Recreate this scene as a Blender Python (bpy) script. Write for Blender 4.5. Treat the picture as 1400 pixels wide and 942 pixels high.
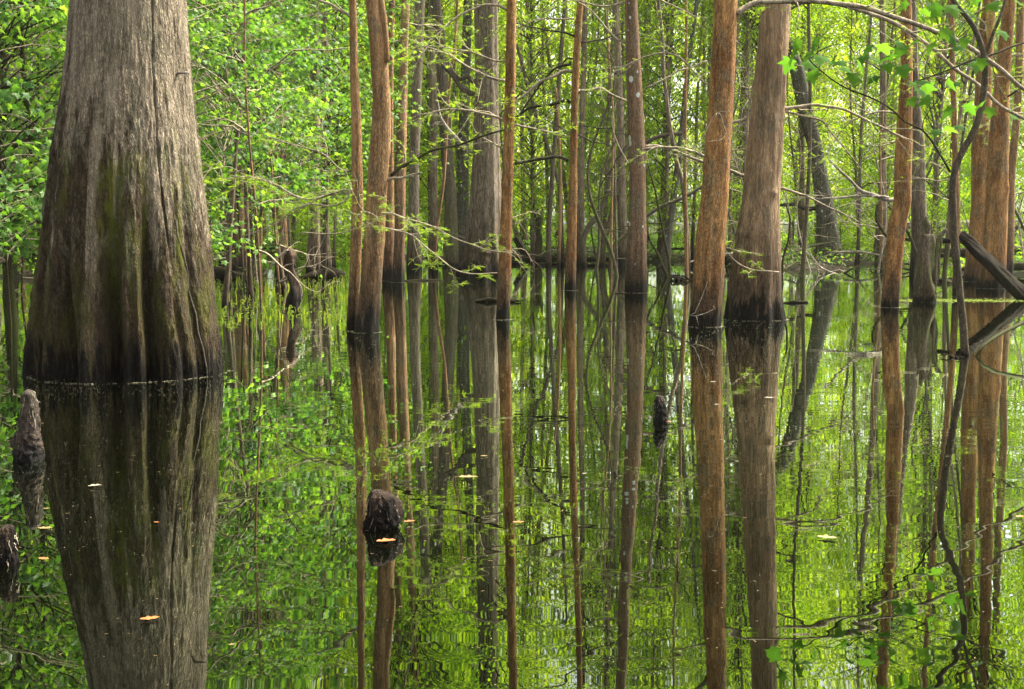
import bpy, math, random
import numpy as np
from mathutils import Vector
R = math.radians
sc = bpy.context.scene
for o in list(bpy.data.objects): bpy.data.objects.remove(o)
col = sc.collection
# ------------------------------------------------------------------ camera
FPX, HOR, H = 1556.0, 322.0, 1.1          # focal length and horizon row in photo pixels, eye height over the water
TH = math.atan((471 - HOR) / FPX)
cam = bpy.data.cameras.new('camera'); co = bpy.data.objects.new('camera', cam); col.objects.link(co)
cam.sensor_width = 36; cam.lens = 36 * FPX / 1400; cam.clip_start = 0.05; cam.clip_end = 2000
co.location = (0, 0, H); co.rotation_euler = (math.pi / 2 - TH, 0, 0); sc.camera = co
# ------------------------------------------------------------------ light
SUN_EL, SUN_AZ = R(54), R(64)            # azimuth clockwise from +Y (view direction)
w = bpy.data.worlds.new('World'); sc.world = w; w.use_nodes = True
nt = w.node_tree; nt.nodes.clear()
sky = nt.nodes.new('ShaderNodeTexSky'); sky.sky_type = 'NISHITA'; sky.sun_disc = False
sky.sun_elevation = SUN_EL; sky.sun_rotation = SUN_AZ; sky.dust_density = 4.0; sky.air_density = 1.0; sky.ozone_density = 0.5
hs = nt.nodes.new('ShaderNodeHueSaturation'); hs.inputs['Saturation'].default_value = 0.15
bg = nt.nodes.new('ShaderNodeBackground'); bg.inputs[1].default_value = 0.13
wo = nt.nodes.new('ShaderNodeOutputWorld')
nt.links.new(sky.outputs[0], hs.inputs['Color']); nt.links.new(hs.outputs[0], bg.inputs[0]); nt.links.new(bg.outputs[0], wo.inputs[0])
sl = bpy.data.lights.new('sun', 'SUN'); sl.energy = 4.2; sl.angle = R(16); sl.color = (1, 0.94, 0.84)
so = bpy.data.objects.new('sun', sl); col.objects.link(so)
sd = Vector((math.sin(SUN_AZ) * math.cos(SUN_EL), math.cos(SUN_AZ) * math.cos(SUN_EL), math.sin(SUN_EL)))
so.rotation_euler = sd.to_track_quat('Z', 'Y').to_euler(); so.location = (0, 0, 30)
sc.view_settings.view_transform = 'Standard'; sc.view_settings.look = 'None'; sc.view_settings.gamma = 1
sc.view_settings.exposure = 2.15
sc.render.engine = 'CYCLES'
cy = sc.cycles
cy.max_bounces = 6; cy.diffuse_bounces = 4; cy.glossy_bounces = 3; cy.transmission_bounces = 4; cy.transparent_max_bounces = 4
cy.caustics_reflective = False; cy.caustics_refractive = False; cy.sample_clamp_indirect = 6
cy.use_denoising = True; cy.volume_bounces = 0

# ------------------------------------------------------------------ helpers
def P(px, py, D):
    "point seen at photo pixel (px, py) in the upright plane D metres ahead"
    u = (px - 700) / FPX; v = (471 - py) / FPX
    dy = math.cos(TH) + v * math.sin(TH); dz = -math.sin(TH) + v * math.cos(TH)
    t = D / dy
    return np.array([u * t, D, H + dz * t])
def DW(py):
    "distance of the water under photo row py"
    v = (471 - py) / FPX
    dy = math.cos(TH) + v * math.sin(TH); dz = -math.sin(TH) + v * math.cos(TH)
    return -H / dz * dy
def PX(D): return D / FPX                    # metres per photo pixel at D (close enough)

def hashn(ix, iy, iz):
    n = (ix.astype(np.int64) * 374761393 + iy.astype(np.int64) * 668265263 + iz.astype(np.int64) * 2147483647 % 982451653) & 0x7fffffff
    n = ((n ^ (n >> 13)) * 1274126177) & 0x7fffffff
    return ((n ^ (n >> 16)) & 0xffffff) / float(0xffffff)
def vn(x, y, z):
    x, y, z = np.broadcast_arrays(x, y, z)
    xi, yi, zi = np.floor(x), np.floor(y), np.floor(z)
    fx, fy, fz = x - xi, y - yi, z - zi
    fx = fx * fx * (3 - 2 * fx); fy = fy * fy * (3 - 2 * fy); fz = fz * fz * (3 - 2 * fz)
    r = 0
    for a in (0, 1):
        for b in (0, 1):
            for c in (0, 1):
                r = r + hashn(xi + a, yi + b, zi + c) * (fx if a else 1 - fx) * (fy if b else 1 - fy) * (fz if c else 1 - fz)
    return r
def fbm(x, y, z, o=4):
    r = 0; a = 0.5; s = 0
    for i in range(o):
        r = r + a * vn(x, y, z); s += a; a *= .5; x = x * 2.03 + 7.1; y = y * 2.03 + 3.7; z = z * 2.03 + 1.3
    return r / s
def sst(a, b, x):
    t = np.clip((x - a) / (b - a), 0, 1); return t * t * (3 - 2 * t)

class MB:
    "collects vertices and faces for one mesh"
    def __init__(s): s.v = []; s.q = []; s.t = []; s.n = 0; s.tone = []
    def add(s, v, q=None, t=None, tone=0.5):
        v = np.asarray(v, float).reshape(-1, 3)
        if q is not None and len(q): s.q.append(np.asarray(q) + s.n)
        if t is not None and len(t): s.t.append(np.asarray(t) + s.n)
        s.v.append(v); s.n += len(v)
        s.tone.append(np.broadcast_to(np.asarray(tone, float), (len(v),)))
    def tube(s, pts, rad, sides=6, tone=0.5, rfun=None, cap=True):
        pts = np.asarray(pts, float); n = len(pts); rad = np.broadcast_to(np.asarray(rad, float), (n,))
        tg = np.gradient(pts, axis=0); tg /= np.linalg.norm(tg, axis=1)[:, None] + 1e-9
        ref = np.array([0, -1., 0]) if abs(tg[:, 1]).mean() < .8 else np.array([0, 0, 1.])
        e1 = ref - (tg @ ref)[:, None] * tg; e1 /= np.linalg.norm(e1, axis=1)[:, None] + 1e-9
        e2 = np.cross(tg, e1)
        a = np.linspace(0, 2 * math.pi, sides, endpoint=False)
        rr = rad[:, None] * np.ones(sides)[None]
        if rfun is not None: rr = rr * rfun(a[None, :], pts)
        ring = pts[:, None, :] + rr[..., None] * (np.cos(a)[None, :, None] * e1[:, None, :] + np.sin(a)[None, :, None] * e2[:, None, :])
        i = np.arange(n - 1)[:, None] * sides; j = np.arange(sides)[None]; k = (j + 1) % sides
        q = np.stack([i + j, i + k, i + sides + k, i + sides + j], -1).reshape(-1, 4)
        v = ring.reshape(-1, 3); t = []
        if cap:
            v = np.vstack([v, pts[:1], pts[-1:]]); c0 = n * sides; c1 = c0 + 1
            jj = np.arange(sides); kk = (jj + 1) % sides
            t = np.vstack([np.stack([np.full(sides, c0), kk, jj], -1), np.stack([np.full(sides, c1), (n - 1) * sides + jj, (n - 1) * sides + kk], -1)])
        s.add(v, q, t, tone)
    def mesh(s, name, mat, smooth=True):
        me = bpy.data.meshes.new(name)
        v = np.vstack(s.v); qs = np.vstack(s.q) if s.q else np.zeros((0, 4), int); ts = np.vstack(s.t) if s.t else np.zeros((0, 3), int)
        nq, ntr = len(qs), len(ts)
        me.vertices.add(len(v)); me.vertices.foreach_set('co', v.astype(np.float32).ravel())
        me.loops.add(nq * 4 + ntr * 3); me.loops.foreach_set('vertex_index', np.concatenate([qs.ravel(), ts.ravel()]).astype(np.int32))
        me.polygons.add(nq + ntr)
        me.polygons.foreach_set('loop_start', np.concatenate([np.arange(nq) * 4, nq * 4 + np.arange(ntr) * 3]).astype(np.int32))
        me.polygons.foreach_set('loop_total', np.concatenate([np.full(nq, 4), np.full(ntr, 3)]).astype(np.int32))
        me.polygons.foreach_set('use_smooth', np.full(nq + ntr, smooth, dtype=bool))
        at = me.attributes.new('tone', 'FLOAT', 'POINT'); at.data.foreach_set('value', np.concatenate(s.tone).astype(np.float32))
        me.update(calc_edges=True); me.materials.append(mat)
        return me
    def obj(s, name, mat, parent=None, smooth=True, loc=None):
        o = bpy.data.objects.new(name, s.mesh(name, mat, smooth)); col.objects.link(o)
        if parent: o.parent = parent
        if loc is not None: o.location = loc
        return o
def tag(o, label=None, cat=None, group=None, kind=None):
    if label: o['label'] = label
    if cat: o['category'] = cat
    if group: o['group'] = group
    if kind: o['kind'] = kind
    return o
def thing(name, loc, label, cat, group=None, rz=0):
    o = bpy.data.objects.new(name, None); col.objects.link(o); o.location = [float(c) for c in loc]; o.rotation_euler = (0, 0, rz)
    o.empty_display_size = .2
    return tag(o, label, cat, group)
def part(name, me, parent):
    o = bpy.data.objects.new(name, me); col.objects.link(o); o.parent = parent; return o
def copy_thing(root, loc, rz, scale, label=None):
    c = root.copy(); col.objects.link(c); c.location = loc; c.rotation_euler = (0, 0, rz); c.scale = scale
    if label: c['label'] = label
    for ch in root.children:
        d = ch.copy(); col.objects.link(d); d.parent = c
    return c

# ------------------------------------------------------------------ node helpers
class N:
    def __init__(s, name):
        s.m = bpy.data.materials.new(name); s.m.use_nodes = True; s.t = s.m.node_tree; s.t.nodes.clear()
        s.out = s.t.nodes.new('ShaderNodeOutputMaterial')
    def n(s, typ, **kw):
        nd = s.t.nodes.new(typ)
        for k, v in kw.items():
            if k.startswith('_'): setattr(nd, k[1:], v)
            else:
                key = int(k[1:]) if k[0] == 'i' and k[1:].isdigit() else k
                inp = nd.inputs[key]
                if isinstance(v, bpy.types.NodeSocket): s.t.links.new(v, inp)
                else: inp.default_value = v
        return nd
    def math(s, op, a, b=0.5, c=None, clamp=False):
        nd = s.n('ShaderNodeMath', _operation=op, _use_clamp=clamp, i0=a, i1=b)
        if c is not None:
            if isinstance(c, bpy.types.NodeSocket): s.t.links.new(c, nd.inputs[2])
            else: nd.inputs[2].default_value = c
        return nd.outputs[0]
    def rng(s, v, a, b, c=0.0, d=1.0, smooth=True):
        nd = s.n('ShaderNodeMapRange', i0=v, i1=a, i2=b, i3=c, i4=d)
        nd.interpolation_type = 'SMOOTHSTEP' if smooth else 'LINEAR'
        return nd.outputs[0]
    def mix(s, f, a, b, blend='MIX'):
        nd = s.t.nodes.new('ShaderNodeMix'); nd.data_type = 'RGBA'; nd.blend_type = blend; nd.clamp_factor = True
        for i, v in ((0, f), (6, a), (7, b)):
            if isinstance(v, bpy.types.NodeSocket): s.t.links.new(v, nd.inputs[i])
            else: nd.inputs[i].default_value = (v if i == 0 else (*v, 1.0))
        return nd.outputs[2]
    def coord(s, scale, off=None, kind='Object'):
        tc = s.n('ShaderNodeTexCoord'); mp = s.n('ShaderNodeMapping', Vector=tc.outputs[kind], Scale=scale)
        if off: mp.inputs['Location'].default_value = off
        return mp.outputs[0]
    def noise(s, vec, scale, detail=4, rough=.55, dist=0):
        return s.n('ShaderNodeTexNoise', Vector=vec, Scale=scale, Detail=detail, Roughness=rough, Distortion=dist).outputs[0]
    def link(s, a, b): s.t.links.new(a, b)

def bark(name, light, dark, wet=0.25, wetvar=.5, moss=0.0, mossc=(.045, .06, .008), orange=0.0, orangec=(.36, .15, .045),
         lichen=0.0, fine=26.0, stretch=.10, mossz=1.2, dirt=.0, dirtz=2.0, bump=.6, bumpd=.02, tonemask=False):
    g = N(name); WET = wet
    tc = g.n('ShaderNodeTexCoord'); sep = g.n('ShaderNodeSeparateXYZ', Vector=tc.outputs['Object']); z = sep.outputs[2]
    rnd = g.n('ShaderNodeObjectInfo').outputs['Random']
    v1 = g.coord((1, 1, stretch)); fis = g.noise(v1, fine, 5, .65, .3)
    big = g.noise(g.coord((1, 1, .35)), 3.2, 4, .6)
    streak = g.noise(g.coord((1, 1, .06), (3, 1, 2)), 9, 4, .6)
    spot = g.noise(g.coord((1, 1, .6), (9, 2, 1)), 14, 5, .7)
    K = 1.12; light = tuple(x * K for x in light); dark = tuple(x * K * .42 for x in dark)
    wv = g.n('ShaderNodeVectorMath', _operation='ADD', i0=g.coord((1, 1, stretch * 1.6)), i1=g.n('ShaderNodeVectorMath', _operation='SCALE', i0=g.n('ShaderNodeTexNoise', Vector=v1, Scale=fine * .5, Detail=3).outputs[1], Scale=.05).outputs[0]).outputs[0]
    ck = g.n('ShaderNodeTexVoronoi', _feature='DISTANCE_TO_EDGE', Vector=wv, Scale=fine * 1.25, Randomness=1.0).outputs[0]
    crack = g.rng(ck, .02, .22)
    grain = g.noise(g.coord((1, 1, max(stretch * 2.2, .2))), fine * 3.4, 3, .7)
    ff = g.math('ADD', g.math('MULTIPLY', fis, .62), g.math('MULTIPLY', grain, .38))
    fis = g.math('MULTIPLY', g.rng(ff, .33, .62), g.math('ADD', g.math('MULTIPLY', crack, .62), .38))
    c = g.mix(fis, dark, light)
    c = g.mix(g.math('MULTIPLY', g.rng(big, .42, .68), .7), c, g.mix(fis, tuple(x * .10 for x in light), tuple(x * .55 for x in light)))
    c = g.mix(g.math('MULTIPLY', g.rng(streak, .45, .7), .35), c, tuple(min(1, x * 1.3) for x in light))
    if orange: c = g.mix(g.math('MULTIPLY', g.rng(g.noise(g.coord((1, 1, .3), (5, 5, 5)), 4, 5, .7), .45, .62), orange), c, g.mix(fis, tuple(x * .14 for x in orangec), tuple(x * .6 for x in orangec)))
    if dirt:
        hz = g.rng(z, 0, dirtz, .30, -.16, False)
        dm = g.rng(g.math('ADD', g.noise(g.coord((1, 1, .16), (1, 8, 3)), 4.0, 6, .68), hz), .5, .64)
        c = g.mix(g.math('MULTIPLY', dm, dirt), c, g.mix(fis, (.006, .0045, .003), (.045, .032, .018)))
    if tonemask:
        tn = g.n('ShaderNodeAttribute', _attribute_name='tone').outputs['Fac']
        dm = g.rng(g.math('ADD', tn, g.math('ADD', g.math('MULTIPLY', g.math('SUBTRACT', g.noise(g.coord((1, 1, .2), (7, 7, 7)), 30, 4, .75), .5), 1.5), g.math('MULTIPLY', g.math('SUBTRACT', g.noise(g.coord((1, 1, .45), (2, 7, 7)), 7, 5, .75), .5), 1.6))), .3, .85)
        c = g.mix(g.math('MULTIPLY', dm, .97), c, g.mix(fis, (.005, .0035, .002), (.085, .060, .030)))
    if moss:
        hz = g.rng(z, 0, mossz, .16, -.12, False)
        mm = g.rng(g.math('ADD', g.noise(g.coord((1, 1, .28), (2, 7, 4)), 5, 6, .7), hz), .5, .66)
        c = g.mix(g.math('MULTIPLY', mm, moss), c, g.mix(spot, tuple(x * .4 for x in mossc), tuple(x * 1.5 for x in mossc)))
    if lichen:
        vo = g.n('ShaderNodeTexVoronoi', Vector=g.coord((1, 1, .7)), Scale=7.0)
        thr = g.math('MULTIPLY', g.math('POWER', g.n('ShaderNodeSeparateColor', Color=vo.outputs['Color']).outputs[0], 2.0), .34 * lichen)
        lm = g.math('LESS_THAN', g.math('ADD', vo.outputs['Distance'], g.math('MULTIPLY', spot, .12)), g.math('ADD', thr, .03))
        c = g.mix(lm, c, (.50, .53, .46))
    pat = g.noise(g.coord((1, 1, .45), (6, 1, 8)), 5.5, 6, .75)
    if light[0] > .12 * K: c = g.mix(g.math('MULTIPLY', g.rng(pat, .51, .60), .55), c, g.mix(fis, (.04, .037, .022), (.22, .205, .13)))
    if wet > 0: wet = g.math('MULTIPLY', g.math('ADD', g.math('MULTIPLY', rnd, .6), .7), wet)
    wn = g.noise(g.coord((1, 1, .10), (4, 4, 4)), 16, 4, .65)
    st = g.math('SUBTRACT', g.math('DIVIDE', z, wet), g.math('MULTIPLY', g.math('SUBTRACT', g.noise(g.coord((1, 1, .14), (1, 4, 7)), 11, 5, .75), .5), 11))
    if WET > 0: c = g.mix(g.math('MULTIPLY', g.rng(st, .5, 6.0, 1, 0), .85), c, g.mix(fis, (.012, .009, .006), (.085, .055, .034)))
    lim = g.math('MULTIPLY', g.math('ADD', g.math('MULTIPLY', g.math('SUBTRACT', wn, .5), wetvar * 6), 1), wet)
    wm = g.rng(g.math('SUBTRACT', z, lim), -.45 * WET, .25 * WET, 1, 0) if WET > 0 else 0.0
    c = c if WET <= 0 else g.mix(g.math('MULTIPLY', wm, .95), c, g.mix(fis, (.003, .0025, .002), (.014, .012, .009)))
    c = g.mix(g.math('MULTIPLY', g.math('SUBTRACT', rnd, .5), .25), c, (.10, .10, .09))
    ht = g.math('ADD', g.math('MULTIPLY', fis, 1.0), g.math('MULTIPLY', spot, .35))
    bp = g.n('ShaderNodeBump', Strength=bump, Distance=bumpd, Height=ht)
    b = g.n('ShaderNodeBsdfPrincipled', Roughness=.88, Normal=bp.outputs[0])
    g.link(c, b.inputs['Base Color']); b.inputs['Specular IOR Level'].default_value = .03 if light[0] < .12 else .08
    g.link(b.outputs[0], g.out.inputs[0]); return g.m

def leafmat(name, dark, mid, bright, trans=(2.2, 2.0, 1.2), tf=.45, rough=.5, spec=.35):
    g = N(name)
    a = g.n('ShaderNodeAttribute', _attribute_name='tone').outputs['Fac']
    rnd = g.n('ShaderNodeObjectInfo').outputs['Random']
    t = g.math('ADD', a, g.math('MULTIPLY', g.math('SUBTRACT', rnd, .5), .35), clamp=True)
    cr = g.n('ShaderNodeValToRGB', Fac=t); e = cr.color_ramp.elements
    e[0].color = (*dark, 1); e[1].color = (*bright, 1); m = e.new(.5); m.color = (*mid, 1)
    c = cr.outputs[0]
    tr = g.mix(1.0, c, trans, 'MULTIPLY')
    b = g.n('ShaderNodeBsdfPrincipled', Roughness=rough); g.link(c, b.inputs['Base Color']); b.inputs['Specular IOR Level'].default_value = spec
    tl = g.n('ShaderNodeBsdfTranslucent'); g.link(tr, tl.inputs[0])
    mx = g.n('ShaderNodeMixShader', Fac=tf); g.link(b.outputs[0], mx.inputs[1]); g.link(tl.outputs[0], mx.inputs[2])
    g.link(mx.outputs[0], g.out.inputs[0]); return g.m

# materials
M = {}
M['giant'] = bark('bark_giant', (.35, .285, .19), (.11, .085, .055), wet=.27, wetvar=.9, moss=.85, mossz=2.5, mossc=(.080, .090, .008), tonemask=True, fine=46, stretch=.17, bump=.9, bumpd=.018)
M['tupelo'] = bark('bark_tupelo', (.43, .255, .115), (.18, .105, .045), wet=.22, moss=.45, mossz=1.0, orange=.35, lichen=.25, fine=42, stretch=.16)
M['ridged'] = bark('bark_ridged', (.56, .39, .225), (.26, .165, .09), wet=.28, wetvar=.8, moss=.5, mossz=.9, orange=.25, fine=46, stretch=.07, bump=1.0)
M['orange'] = bark('bark_orange', (.45, .245, .09), (.18, .09, .035), wet=.20, moss=.3, mossz=.8, orange=.8, lichen=.2, fine=40, stretch=.2)
M['spotted'] = bark('bark_spotted', (.27, .17, .10), (.13, .08, .045), wet=.28, moss=.55, mossz=1.1, orange=.2, lichen=1.0, fine=40, stretch=.25)
M['grey'] = bark('bark_grey', (.24, .19, .135), (.085, .06, .04), wet=.45, moss=.4, mossz=2.0, lichen=.35, fine=22, stretch=.08)
M['paleorange'] = bark('bark_pale_orange', (.44, .25, .135), (.24, .13, .07), wet=.3, moss=.15, orange=.4, fine=30, stretch=.12)
M['dark'] = bark('bark_dark_mossy', (.16, .125, .085), (.05, .04, .028), wet=.12, moss=.6, mossz=6, mossc=(.06, .075, .012), fine=30, stretch=.2)
M['mottled'] = bark('bark_mottled', (.15, .14, .105), (.04, .037, .027), wet=.2, moss=.25, mossz=4, lichen=.9, fine=18, stretch=.5)
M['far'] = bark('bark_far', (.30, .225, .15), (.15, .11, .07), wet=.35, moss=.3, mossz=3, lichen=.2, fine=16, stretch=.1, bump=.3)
M['knee'] = bark('bark_knee', (.15, .11, .085), (.02, .014, .011), wet=.16, wetvar=.5, moss=.0, fine=60, stretch=.5, bump=1.0, bumpd=.012)
M['kneegrey'] = bark('bark_knee_grey', (.15, .115, .085), (.035, .027, .02), wet=.06, wetvar=.3, moss=.0, fine=70, stretch=.35, bump=1.0, bumpd=.012)
M['twig'] = bark('bark_twig', (.46, .38, .26), (.24, .19, .12), wet=-5, fine=30, stretch=1, bump=.2)
M['twigdark'] = bark('bark_twig_dark', (.06, .048, .032), (.02, .016, .011), wet=-5, moss=.5, mossz=8, fine=30, stretch=1, bump=.2)
M['deadwood'] = bark('dead_wood', (.42, .36, .28), (.16, .13, .10), wet=-5, moss=.2, fine=20, stretch=1, bump=.4)
M['sapvine'] = bark('bark_vine', (.13, .11, .08), (.05, .04, .03), wet=-5, fine=40, stretch=1)
M['wetlog'] = bark('wet_log', (.035, .026, .018), (.006, .005, .004), wet=-5, moss=.2, mossz=2, mossc=(.025, .032, .006), fine=26, stretch=1, bump=.7)
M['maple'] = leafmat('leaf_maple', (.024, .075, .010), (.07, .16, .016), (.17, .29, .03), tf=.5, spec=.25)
M['maplenear'] = leafmat('leaf_maple_near', (.025, .075, .008), (.045, .12, .012), (.075, .17, .015), rough=.7, spec=.04, tf=.55)
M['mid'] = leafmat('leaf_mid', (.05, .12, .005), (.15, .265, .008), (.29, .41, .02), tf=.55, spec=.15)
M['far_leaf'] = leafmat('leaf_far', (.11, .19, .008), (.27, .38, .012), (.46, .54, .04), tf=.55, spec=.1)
M['cypress'] = leafmat('leaf_cypress', (.09, .18, .007), (.17, .30, .009), (.28, .40, .015), tf=.5, spec=.1)
M['reed'] = leafmat('leaf_reed', (.06, .10, .012), (.14, .2, .02), (.26, .32, .04), tf=.4)
M['litterleaf'] = leafmat('leaf_litter', (.04, .02, .01), (.09, .055, .028), (.17, .115, .065), trans=(1, 1, 1), tf=.1)

def flatmat(name, c, rough=.6, var=.4, scale=20):
    g = N(name); n = g.noise(g.coord((1, 1, 1)), scale, 4)
    cc = g.mix(n, tuple(x * (1 - var) for x in c), tuple(x * (1 + var) for x in c))
    b = g.n('ShaderNodeBsdfPrincipled', Roughness=rough); g.link(cc, b.inputs['Base Color']); g.link(b.outputs[0], g.out.inputs[0]); return g.m
M['orangeleaf'] = flatmat('dead_leaf_orange', (.26, .085, .012)); M['yellowleaf'] = flatmat('dead_leaf_yellow', (.17, .11, .03))
M['paleleaf'] = flatmat('dead_leaf_pale', (.22, .18, .12)); M['speck'] = flatmat('pollen', (.25, .23, .13), var=.5, scale=3)

# water
g = N('water')
rip = g.noise(g.coord((1.0, 3.4, 1)), 1.9, 1, .4); rip2 = g.noise(g.coord((.8, 1.5, 1), (4, 9, 0)), 1.1, 2, .45)
calm = g.rng(g.noise(g.coord((.35, .8, 1), (2, 2, 0)), .55, 3, .6), .40, .62, .22, 1.25)
hgt = g.math('ADD', g.math('MULTIPLY', g.math('MULTIPLY', rip, calm), .010), g.math('MULTIPLY', rip2, .014))
bp = g.n('ShaderNodeBump', Strength=.055, Distance=1.0, Height=hgt)
fr = g.n('ShaderNodeFresnel', IOR=1.33, Normal=bp.outputs[0]).outputs[0]
fac = g.rng(fr, .06, .50, .17, .97, False)
df = g.n('ShaderNodeBsdfDiffuse', Color=(.0010, .0012, .0005, 1)); gl = g.n('ShaderNodeBsdfGlossy', Roughness=.010, Color=(.90, .97, .86, 1), Normal=bp.outputs[0])
mx = g.n('ShaderNodeMixShader', Fac=fac); g.link(df.outputs[0], mx.inputs[1]); g.link(gl.outputs[0], mx.inputs[2]); g.link(mx.outputs[0], g.out.inputs[0])
M['water'] = g.m
# ground
g = N('ground')
a1 = g.noise(g.coord((1, 1, 1)), 9, 6, .7); a2 = g.noise(g.coord((1, 1, 1), (5, 5, 5)), .8, 4)
c = g.mix(g.rng(a1, .38, .68), (.008, .006, .004), (.05, .038, .024)); c = g.mix(g.rng(a2, .42, .6), c, (.02, .032, .008))
sz = g.n('ShaderNodeSeparateXYZ', Vector=g.n('ShaderNodeTexCoord').outputs['Object']).outputs[2]
c = g.mix(g.rng(sz, 0, .07, 1, 0), c, (.012, .010, .007))
b = g.n('ShaderNodeBsdfPrincipled', Roughness=.9, Normal=g.n('ShaderNodeBump', Strength=.8, Distance=.05, Height=a1).outputs[0]); g.link(c, b.inputs['Base Color']); b.inputs['Specular IOR Level'].default_value = .04; g.link(b.outputs[0], g.out.inputs[0])
M['ground'] = g.m

# ------------------------------------------------------------------ setting: water and ground
wm = MB(); wm.add([(-400, -60, 0), (400, -60, 0), (400, 700, 0), (-400, 700, 0)], [(0, 1, 2, 3)])
tag(wm.obj('water', M['water'], smooth=False), 'still dark swamp water mirroring the trees', kind='structure')
MOUNDS = [(12.5, 46, 6.5, 7, .46), (9.2, 38, 2.5, 2.5, .38), (15.5, 33, 3.5, 4, .55), (-12, 36, 6, 3.5, .40), (-6, 41, 3, 3, .35), (-17, 24, 5, 5, .55), (0.5, 54, 8, 4, .40),
          (19, 27, 4, 4, .5), (-13, 30.5, 2.2, .8, .33), (5.5, 50, 3, 3, .35)]
def gz(x, y):
    z = -.45 + .95 * sst(50, 66, y + 3 * np.sin(x * .21 + 1)) + .012 * np.maximum(y - 66, 0)
    for mx_, my, rx, ry, h in MOUNDS: z = z + h * 1.25 * np.exp(-((x - mx_) / rx) ** 2 - ((y - my) / ry) ** 2)
    z = z + .9 * sst(20, 45, np.abs(x) - .35 * np.maximum(y - 20, 0))
    z = z + (fbm(x * .5, y * .5, 0 * x, 4) - .5) * .5
    return np.where(y < 12, np.minimum(z, -.35), z)
xs = np.concatenate([np.linspace(-400, -62, 12), np.linspace(-60, 60, 241), np.linspace(62, 400, 12)])
ys = np.concatenate([np.linspace(-60, 8, 8), np.linspace(10, 80, 176), np.linspace(83, 700, 30)])
X, Y = np.meshgrid(xs, ys); Z = gz(X, Y)
gm = MB(); nx = len(xs); i = np.arange(len(ys) - 1)[:, None] * nx; j = np.arange(nx - 1)[None]
gm.add(np.stack([X, Y, Z], -1).reshape(-1, 3), np.stack([i + j, i + j + 1, i + nx + j + 1, i + nx + j], -1).reshape(-1, 4))
tag(gm.obj('ground', M['ground']), 'muddy leaf-strewn swamp bottom and banks', kind='structure')
def gz1(x, y): return float(gz(np.array([x]), np.array([y]))[0])

# ------------------------------------------------------------------ leaves and crowns
def tmpl(kind):
    if kind == 'maple':
        o = [(0, 0), (.16, -.06), (.48, -.02), (.34, .2), (.66, .56), (.30, .52), (.2, .72), (0, 1.05), (-.2, .72), (-.30, .52), (-.66, .56), (-.34, .2), (-.48, -.02), (-.16, -.06)]
        v = [(0, .32, .05)] + [(x, y, -.16 * (x * x + (y - .3) ** 2)) for x, y in o]; n = len(o)
        return np.array(v), np.array([(0, 1 + i, 1 + (i + 1) % n) for i in range(n)])
    if kind == 'mid':
        v = [(0, 0, 0), (.34, .35, .06), (.2, .8, .02), (0, 1, -.1), (-.2, .8, .02), (-.34, .35, .06)]
        return np.array(v), np.array([(0, 1, 5), (1, 2, 4), (1, 4, 5), (2, 3, 4)])
    if kind == 'far':
        return np.array([(0, 0, 0), (.36, .5, .08), (0, 1, -.08), (-.36, .5, .08)]), np.array([(0, 1, 2), (0, 2, 3)])
    if kind == 'sprig':                       # feathery cypress sprig: a rachis with paired needles
        v = []; f = []
        for k in range(9):
            y = .08 + k * .105; l = .16 * math.sin(math.pi * (.18 + .75 * k / 9)) + .03
            for s in (-1, 1):
                b = len(v); v += [(0, y, 0), (0, y + .045, 0), (s * l, y + .07, .015)]; f.append((b, b + 1, b + 2))
        b = len(v); v += [(-.008, 0, 0), (.008, 0, 0), (0, 1, -.02)]; f.append((b, b + 1, b + 2))
        return np.array(v), np.array(f)
T = {k: tmpl(k) for k in ('maple', 'mid', 'far', 'sprig')}
def scatter(mb, kind, pos, yaw, tilt, roll, scale, tone):
    tv, tf = T[kind]; n = len(pos)
    cy_, sy = np.cos(yaw), np.sin(yaw); ct, st = np.cos(tilt), np.sin(tilt); cr, sr = np.cos(roll), np.sin(roll)
    z = np.zeros(n); o = np.ones(n)
    Ry = np.stack([cr, z, sr, z, o, z, -sr, z, cr], -1).reshape(n, 3, 3)
    Rx = np.stack([o, z, z, z, ct, st, z, -st, ct], -1).reshape(n, 3, 3)      # +tilt: tip down
    Rz = np.stack([cy_, -sy, z, sy, cy_, z, z, z, o], -1).reshape(n, 3, 3)
    M3 = Rz @ Rx @ Ry
    v = np.einsum('nij,kj->nki', M3, tv) * np.asarray(scale)[:, None, None] + np.asarray(pos)[:, None, :]
    f = tf[None] + (np.arange(n) * len(tv))[:, None, None]
    mb.add(v.reshape(-1, 3), t=f.reshape(-1, 3), tone=np.repeat(tone, len(tv)))
def arc(a, b, n, sag, r, wob=.0):
    a = np.asarray(a, float); b = np.asarray(b, float); t = np.linspace(0, 1, n)[:, None]
    p = a + (b - a) * t; L = np.linalg.norm(b - a); p[:, 2] += (sag * L * 4 * t * (1 - t))[:, 0]
    if wob: 
        wv = r.normal(0, wob * L, (n, 3)); wv[0] = 0; p += wv
    return p
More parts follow.
